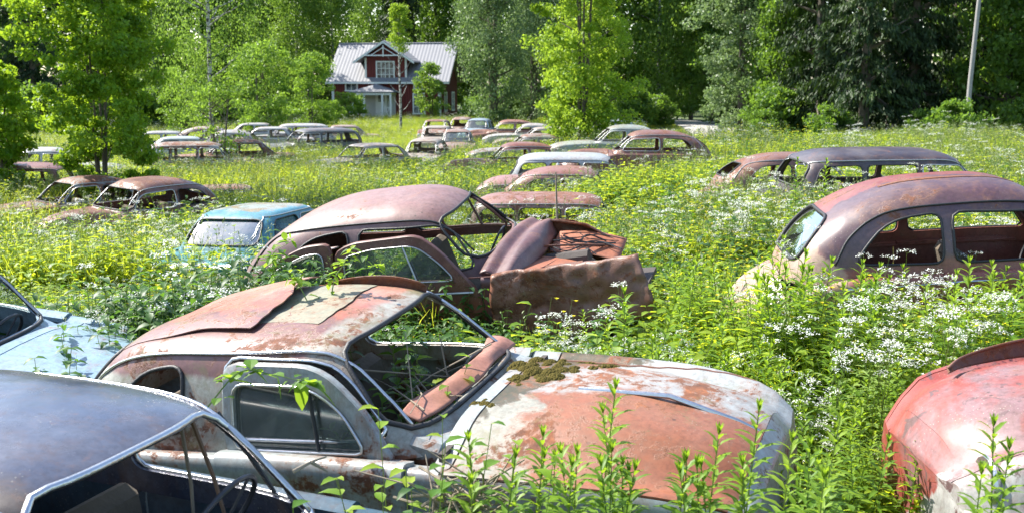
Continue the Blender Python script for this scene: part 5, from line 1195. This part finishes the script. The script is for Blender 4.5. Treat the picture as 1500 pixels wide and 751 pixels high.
# ------------------------------------------------------------------ meadow
def inside_cars(x, y, g=0.0):
    m = np.zeros(len(x), bool)
    for (cx, cy, yaw, l0, l1, w0) in FOOT:
        c, s = math.cos(rad(yaw)), math.sin(rad(yaw)); dx, dy = x - cx, y - cy
        u = dx * c + dy * s; m |= (u > l0 - g) & (u < l1 + g) & (np.abs(-dx * s + dy * c) < w0 + g)
    return m
def vnoise(x, y, f, seed):
    r = np.random.default_rng(seed); v = 0
    for k in range(6):
        a = r.random() * 6.28; ff = f * (.6 + 1.2 * r.random()); v = v + np.sin((x * math.cos(a) + y * math.sin(a)) * ff + r.random() * 6.28)
    return v / 6
def hmap(x, y):
    """how tall the growth stands here"""
    s = np.where(y > 12, 1.22, 1.05) * np.ones(len(x))
    near = (y < 5.6) & (x > -3.2) & (x < 1.9); s = np.where(near, .50, s)
    s = np.where((y < 3.3), .42, s)
    s = np.where((x > .9) & (x < 4.5) & (y < 4.6), .55, s)           # before the lower right car
    s = np.where((y > 4.6) & (y < 8) & (x > .8) & (x < 3.6), .82, s)
    s = np.where((y > 5) & (y < 6.2) & (x < -2.2), .8, s); s = np.where((y > 6.2) & (y < 8.2) & (x < -1.8), 1.12, s)           # before the sky-blue car
    s = np.where((y > 6.8) & (y < 9.0) & (x > -1.8) & (x < 1.2), .62, s)
    s = np.where((y > 8.2) & (y < 12.5) & (x < -3), .62, s)
    s = np.where((y > 6.6) & (y < 8.3) & (x > 1.6), 1.22, s)
    s = np.where((y > 9.3) & (y < 13.0) & (x < -.21 * y + .6) & (x > -.31 * y - .2), .66, s)
    s = np.where((y > 40), .85, s)
    return s
def field(dens, hscale, rng, ymin=2.3, ymax=90, thr=None):
    P = []
    bands = [(ymin, 6), (6, 10), (10, 16), (16, 25), (25, 40), (40, 60), (60, ymax)]
    for (a, b), dn in zip(bands, dens):
        w = .52 * b + 2.5; n = int((b - a) * 2 * w * dn); x = rng.uniform(-w, w, n); y = rng.uniform(a, b, n); k = np.abs(x) < .52 * y + 2.2; P.append(np.stack([x[k], y[k]], 1))
    P = np.concatenate(P); x, y = P[:, 0], P[:, 1]
    ok = ~inside_cars(x, y) & ~((np.abs(x - path_x(y)) < 1.9) & (y > 44)) & ~((x > -17) & (x < -5.0) & (y > 88)) & ~((y > 62) & (x > 18))
    if thr is not None: ok &= thr(x, y) > rng.random(len(x))
    x, y = x[ok], y[ok]; s = hmap(x, y) * hscale * (.72 + .5 * rng.random(len(x))) * (1 + .18 * vnoise(x, y, .9, 3))
    s = np.where((np.abs(x - path_x(y)) < 4.6) & (y > 38), s * .3, s)
    edge = inside_cars(x, y, .18); s = np.where(edge, s * .85, s)
    return np.stack([x, y, zg(x, y) - .02], 1), s
rg = np.random.default_rng(101)
P, s = field([120, 105, 85, 50, 26, 14, 8], 1.0, rg, thr=lambda x, y: np.where((y > 13) & (x < 1.5), .35 + .6 * np.clip(vnoise(x, y, .8, 19) * 3, 0, 1), 1.)); x, y = P[:, 0], P[:, 1]
q = rg.random(len(x)); nz = vnoise(x, y, .7, 9)
vid = np.where(q < .22, 0, np.where(q < .42, 1, np.where(q < .72, 3, np.where(nz > .15, 2, 4))))
vid = np.where((nz < -.25) & (y < 14), 4, vid); vid = np.where((x > .6) & (y < 10) & (q > .72), 5, vid)
# collection order is alphabetical: 11, 12, 13, 14, 15, 16
scatter('weeds', 'weeds', P, s, vid, 'dense leafy weeds and ground elder all over the meadow', rg)
P, s = field([60, 70, 90, 72, 46, 26, 14], .95, rg, thr=lambda x, y: .55 + .45 * np.clip(vnoise(x, y, .5, 4) * 2.5 + (y > 13) * .3 - (y > 40) * .0, -1, 1)); scatter('meadow_grass', 'grass', P, s * (1 + .15 * (P[:, 1] > 12)), rg.integers(0, 4, len(s)), 'tall bright meadow grass between the cars', rg)
def pthr(x, y):
    v = .04 + .28 * np.clip(vnoise(x, y, .6, 6) * 3, 0, 1)
    v = np.where((x > .9) & (y > 5) & (y < 18), np.clip(.35 + 1.5 * vnoise(x, y, 1.7, 7), .03, .9), v)
    v = np.where((x > -4.2) & (x < -1.8) & (y > 7) & (y < 12), .30, v)
    v = np.where((y > 18) & (x > 2), np.clip(.22 + 1. * vnoise(x, y, .8, 17), .03, .7), v); v = np.where((y > 45) & (x < -3), .3, v)
    return v
P, s = field([5, 12, 10, 5, 2.6, 2.2, 2], .98, rg, thr=pthr); s = np.where((P[:, 1] > 5) & (P[:, 1] < 9) & (P[:, 0] > 1.2), s * 1.0, s); scatter('cow_parsley', 'cow_parsley', P, s, rg.integers(0, 3, len(s)), 'white cow parsley flowering through the meadow', rg)
P, s = field([2, 9, 9, 6, 4, 2.5, 1.5], 1.05, rg, thr=lambda x, y: .12 + .8 * np.clip(vnoise(x, y, .5, 12) * 2.2, 0, 1)); scatter('yellow_flowers', 'yellow_flowers', P, s, rg.integers(0, 2, len(s)), 'small yellow flowers scattered in the grass', rg)

# ------------------------------------------------------------------ single plants in the foreground
def sp(name, label, kind, seed, h, mats, px, py, d, cat, group, rz=0, tilt=(0, 0), zbase=None):
    """plant whose top shows at (px, py) at distance d"""
    x, y, zt = at_y(px, py, d); z0 = float(zg(x, y)) if zbase is None else zbase
    hh = max(.25, zt - z0); return single_plant(name, label, kind, seed, hh, mats, (x, y, z0), cat, group, rz, tilt)
tall = [(850, 566, 3.75, 'tall willowherb with a pale tip in front of the mossy bonnet'), (1075, 596, 3.9, 'willowherb right of the bonnet ridge, dark red stem'), (942, 618, 3.7, 'willowherb in front of the middle of the bonnet'), (1010, 640, 3.6, 'shorter willowherb between the two bonnet ones'), (725, 632, 3.7, 'willowherb before the rear edge of the bonnet'), (775, 660, 3.5, 'low willowherb right of the twig heap'), (1125, 650, 3.6, 'willowherb before the nose of the red and white car'), (1178, 598, 4.1, 'leaning willowherb at the tip of the bonnet'), (1190, 660, 3.5, 'bushy willowherb right of the bonnet nose'), (890, 668, 3.45, 'low willowherb under the bonnet edge'),
        (1240, 680, 3.6, 'willowherb in the gap before the pink-red car'), (1475, 636, 3.4, 'willowherb against the pink-red car, nearest the right edge'), (1418, 680, 3.3, 'low willowherb against the white patch of the pink-red car'), (1448, 668, 3.35, 'middle willowherb of the three before the pink-red car'), (930, 452, 7.0, 'willowherb against the dark rusty wing'), (905, 470, 6.6, 'willowherb left of the one against the rusty wing'), (1055, 470, 6.4, 'willowherb in the green gap right of the rusty wing'), (1110, 500, 6.2, 'willowherb above the nose of the red and white car'), (1165, 235, 11.2, 'tall willowherb before the tail of the dark estate car'), (1205, 238, 11.0, 'tall willowherb before the side windows of the dark estate car')]
for i, (px, py, d, lb) in enumerate(tall): sp('willowherb', lb, 'spike', 200 + i, 1, WS, px, py, d, 'wildflower', 'tall willowherb stems', rz=i * 1.1, tilt=(.06 * math.sin(i * 2.1), .08 * math.cos(i * 3.3)))
for i in range(22):
    px, py, d = 690 + 24.5 * i + 9 * math.sin(i * 5.1), 668 + 26 * math.sin(i * 2.7) ** 2 + (12 if i % 2 else 0), 3.35 + .3 * abs(math.sin(i * 1.9))
    sp('willowherb', 'short leafy willowherb stem in the low front row before the bonnet', 'spike', 240 + i % 6, 1, WS, px, py, d, 'wildflower', 'short willowherb stems in the front row', rz=i * 1.3, tilt=(.08 * math.sin(i * 1.1), .1 * math.cos(i * 2.3)))
um = [(1297, 352, 6.4, 'cow parsley before the rear shoulder of the big red car'), (1268, 398, 6.1, 'cow parsley left of the rear wheel of the big red car'), (1338, 386, 6.3, 'cow parsley under the rear window pillar'), (1392, 352, 6.6, 'cow parsley before the side window of the big red car'), (1438, 372, 6.4, 'cow parsley in front of the front door of the big red car'), (1482, 398, 6.2, 'cow parsley at the right edge'), (1290, 430, 5.8, 'low cow parsley in the middle of the right-hand clump'), (1402, 440, 5.7, 'low cow parsley before the red door'), (1188, 360, 7.4, 'cow parsley over the boot of the big red car'), (1140, 330, 8.0, 'cow parsley left of the small rear window'), (1225, 425, 6.0, 'cow parsley below the small rear window')]
for i, (px, py, d, lb) in enumerate(um): sp('cow_parsley_plant', lb, 'parsley', 300 + i, 1, WP, px, py, d, 'wildflower', 'single cow parsley plants', rz=i * 1.7)
WE = [leaf_mat('elder_leaves', [(.06, .15, .015), (.11, .22, .02), (.18, .30, .02), (.28, .37, .03)], .5, True, tcol=(.42, .62, .04)), P_['stalk'], P_['flower']]
for i, (px, py, d, k, lb) in enumerate([(610, 548, 4.0, 'leafy', 'yellow-green seedling before the white door window'), (668, 600, 3.8, 'leafy', 'leafy bramble at the foot of the windscreen post'), (560, 650, 3.4, 'leafy', 'bramble rising beside the dark windscreen post'), (505, 655, 3.2, 'leafy', 'low bramble below the dark windscreen post'), (640, 640, 3.6, 'nettle', 'nettle at the corner of the red and white bonnet'), (820, 448, 7.4, 'nettle', 'nettle left under the rusty wing'), (870, 440, 7.2, 'nettle', 'dark nettle in the shade of the rusty wing'), (700, 690, 3.3, 'leafy', 'bramble beside the twig heap')]):
    sp('bramble' if k == 'leafy' else 'nettle_plant', lb, k, 400 + i, 1, WE if k == 'leafy' else WN, px, py, d, 'plant', None, rz=i)
# plants growing inside / on the red and white car
def in_car(o, loc):
    R = Matrix.Rotation(rad(-23.2), 3, 'Z') @ Matrix.Rotation(rad(-5.4), 3, 'Y') @ Matrix.Rotation(rad(6.6), 3, 'X'); return R @ Vector(loc) * .98 + Vector((-.78, 5.55, -.09))
for i, (l, h, k, lb) in enumerate([((.45, -.18, .35), .72, 'leafy', 'bramble growing inside the red and white car, nearest the camera'), ((.38, .12, .35), .82, 'leafy', 'bramble growing up in the middle of the empty windscreen'), ((.62, .05, .35), .62, 'leafy', 'bramble behind the terracotta strip'), ((.15, .35, .35), .85, 'nettle', 'nettle inside the red and white car by the far door'), ((.0, -.05, .35), .8, 'bush', 'leafy tangle in the dark of the red and white car'), ((.50, .35, .35), .78, 'leafy', 'bramble by the far corner of the empty windscreen'), ((.30, -.30, .35), .8, 'leafy', 'bramble pressed against the near screen post'), ((.68, -.30, .4), .58, 'bush', 'low leafy growth at the near corner of the empty windscreen')]):
    p = in_car(carB, l); single_plant('bramble' if k != 'nettle' else 'nettle_plant', lb, k, 500 + i, h, WE if k != 'nettle' else WN, p, 'plant', None, i)
def sprig(name, label, pts, n, ln, seed, r=.004):
    rg = np.random.default_rng(seed); P = catmull(np.array(pts, float), np.linspace(0, len(pts) - 1, 24)); m = MB(); m.tube(P, np.linspace(r, r * .4, 24), 5)
    root = empty(name, tuple(P[0])); tag(root, label, 'plant'); o = link('stem', m.mesh('stem', M['stem']), root); o.location = -Vector(P[0])
    V = []; F = []; RN = []
    for k in range(n):
        p = P[int(rg.integers(3, 24))] + rg.normal(size=3) * .012; d = rg.normal(size=3) * (1, 1, .5) + (0, 0, .1); d /= np.linalg.norm(d); sd = np.cross(d, (0, 0, 1.)); sd /= np.linalg.norm(sd); L_ = ln * (.6 + .7 * rg.random()); w = L_ * .6
        rows = []
        for t_, ww in ((0, .1), (.3, 1.), (.7, .8), (1, .02)):
            c = p + d * (.01 + L_ * t_) - np.array([0, 0, .25 * L_ * t_ * t_]); rows += [c - sd * w * ww / 2 + (0, 0, w * ww * .12), c, c + sd * w * ww / 2 + (0, 0, w * ww * .12)]
        b = len(V); V += rows; rn = rg.random()
        for i in range(3): F += [(b + 3 * i, b + 3 * i + 1, b + 3 * i + 4, b + 3 * i + 3), (b + 3 * i + 1, b + 3 * i + 2, b + 3 * i + 5, b + 3 * i + 4)]; RN += [rn, rn]
    me = make_mesh('leaves', np.array(V) - P[0], F, WE[0], False); set_rnd(me, RN); link('leaves', me, root); return root
def pts_px(L_): return [at_y(*a) for a in L_]
sprig('elder_sprig', 'fresh green sprig hanging over the door top of the red and white car', pts_px([(300, 600, 4.55), (350, 545, 4.6), (400, 548, 4.62), (470, 565, 4.6)]), 34, .085, 1)
sprig('bramble_shoot', 'bramble shoot growing out of the torn roof of the red and white car', [in_car(carB, p) for p in ((-.05, .12, 1.30), (-.0, .14, 1.50), (.04, .20, 1.58), (.10, .22, 1.66))], 30, .055, 2)
sprig('bramble_shoot', 'second bramble shoot on the torn roof, leaning left', [in_car(carB, p) for p in ((-.08, .05, 1.30), (-.14, .04, 1.50), (-.20, .08, 1.58))], 22, .055, 3)
sprig('bramble_shoot', 'leafy shoot before the tail of the brown fastback car', pts_px([(415, 470, 8.2), (405, 400, 8.3), (400, 372, 8.3), (430, 352, 8.3)]), 40, .085, 4)
sprig('bramble_shoot', 'leafy shoot across the glass of the hanging front door', pts_px([(540, 440, 7.9), (548, 400, 7.95), (560, 385, 8.0)]), 18, .07, 5)
# dry stems and twigs
def twig(name, label, lines, r, mat, grp=None):
    m = MB()
    for L_ in lines: m.tube(L_, np.linspace(r, r * .4, len(L_)), 5)
    return tag(m.build(name, mat), label, 'twig', grp)
rg = np.random.default_rng(9)
twig('dead_stalk', 'upright dry stem behind the cowl of the brown fastback', [pts_px([(817, 400, 10.9), (816, 320, 10.9), (814, 252, 10.9)])], .018, M['wood'])
twig('dry_twig', 'bent dry twig over the dark windscreen post', [pts_px([(430, 690, 3.2), (455, 676, 3.25), (478, 668, 3.3)]), pts_px([(455, 676, 3.25), (480, 690, 3.3)])], .007, M['wood'])
L_ = []
for k in range(42):
    a = np.array(at_y(625 + 110 * rg.random(), 705 + 50 * rg.random(), 3.7)); d = rg.normal(size=3) * (.14, .10, .07) + (0, 0, .05); L_.append([a - d, a + rg.normal(size=3) * .02, a + d])
twig('twig_heap', 'heap of grey dry twigs at the bottom between the two front cars', L_, .006, M['wood'])
L_ = []
for k in range(12):
    a = in_car(carB, (.5 + .2 * rg.random(), -.4 + .8 * rg.random(), .95 + .1 * rg.random())); d = rg.normal(size=3) * (.16, .2, .16); L_.append([np.array(a) - d, np.array(a) + rg.normal(size=3) * .03, np.array(a) + d])
twig('dry_twigs', 'bare twigs tangled in the empty windscreen', L_, .005, M['wood'])

# ------------------------------------------------------------------ light, sky, camera
sun_dir = Vector((-.62, .34, .74)).normalized()
w = bpy.data.worlds.new('World'); SC.world = w; w.use_nodes = True; nt = w.node_tree; bg = nt.nodes['Background']
sky = nt.nodes.new('ShaderNodeTexSky'); sky.sky_type = 'NISHITA'; sky.sun_disc = False; sky.sun_elevation = math.asin(sun_dir.z); sky.sun_rotation = math.atan2(sun_dir.x, sun_dir.y); sky.air_density = 1.; sky.dust_density = 1.
nt.links.new(sky.outputs[0], bg.inputs[0]); bg.inputs[1].default_value = .13
ld = bpy.data.lights.new('sun', 'SUN'); ld.energy = 4.9; ld.angle = rad(.53); ld.color = (1, .955, .87); lo = bpy.data.objects.new('sun', ld); COL.objects.link(lo); lo.rotation_euler = sun_dir.to_track_quat('Z', 'Y').to_euler(); lo.location = (-10, 5, 20)
cd = bpy.data.cameras.new('camera'); cam = bpy.data.objects.new('camera', cd); COL.objects.link(cam); SC.camera = cam
cam.location = (0, 0, CAMH); cam.rotation_euler = (math.pi / 2 - TH, 0, 0); cd.sensor_width = 36; cd.lens = 36 * FPX / 1500; cd.clip_start = .05; cd.clip_end = 1500
cd.dof.use_dof = True; cd.dof.focus_distance = 7.0; cd.dof.aperture_fstop = 5.0
SC.view_settings.view_transform = 'Standard'; SC.view_settings.look = 'None'; SC.view_settings.exposure = 1.45; SC.view_settings.gamma = 1
SC.cycles.max_bounces = 6; SC.cycles.diffuse_bounces = 4; SC.cycles.glossy_bounces = 2; SC.cycles.transmission_bounces = 4; SC.cycles.transparent_max_bounces = 12; SC.cycles.caustics_reflective = False; SC.cycles.caustics_refractive = False
SC.cycles.use_denoising = True
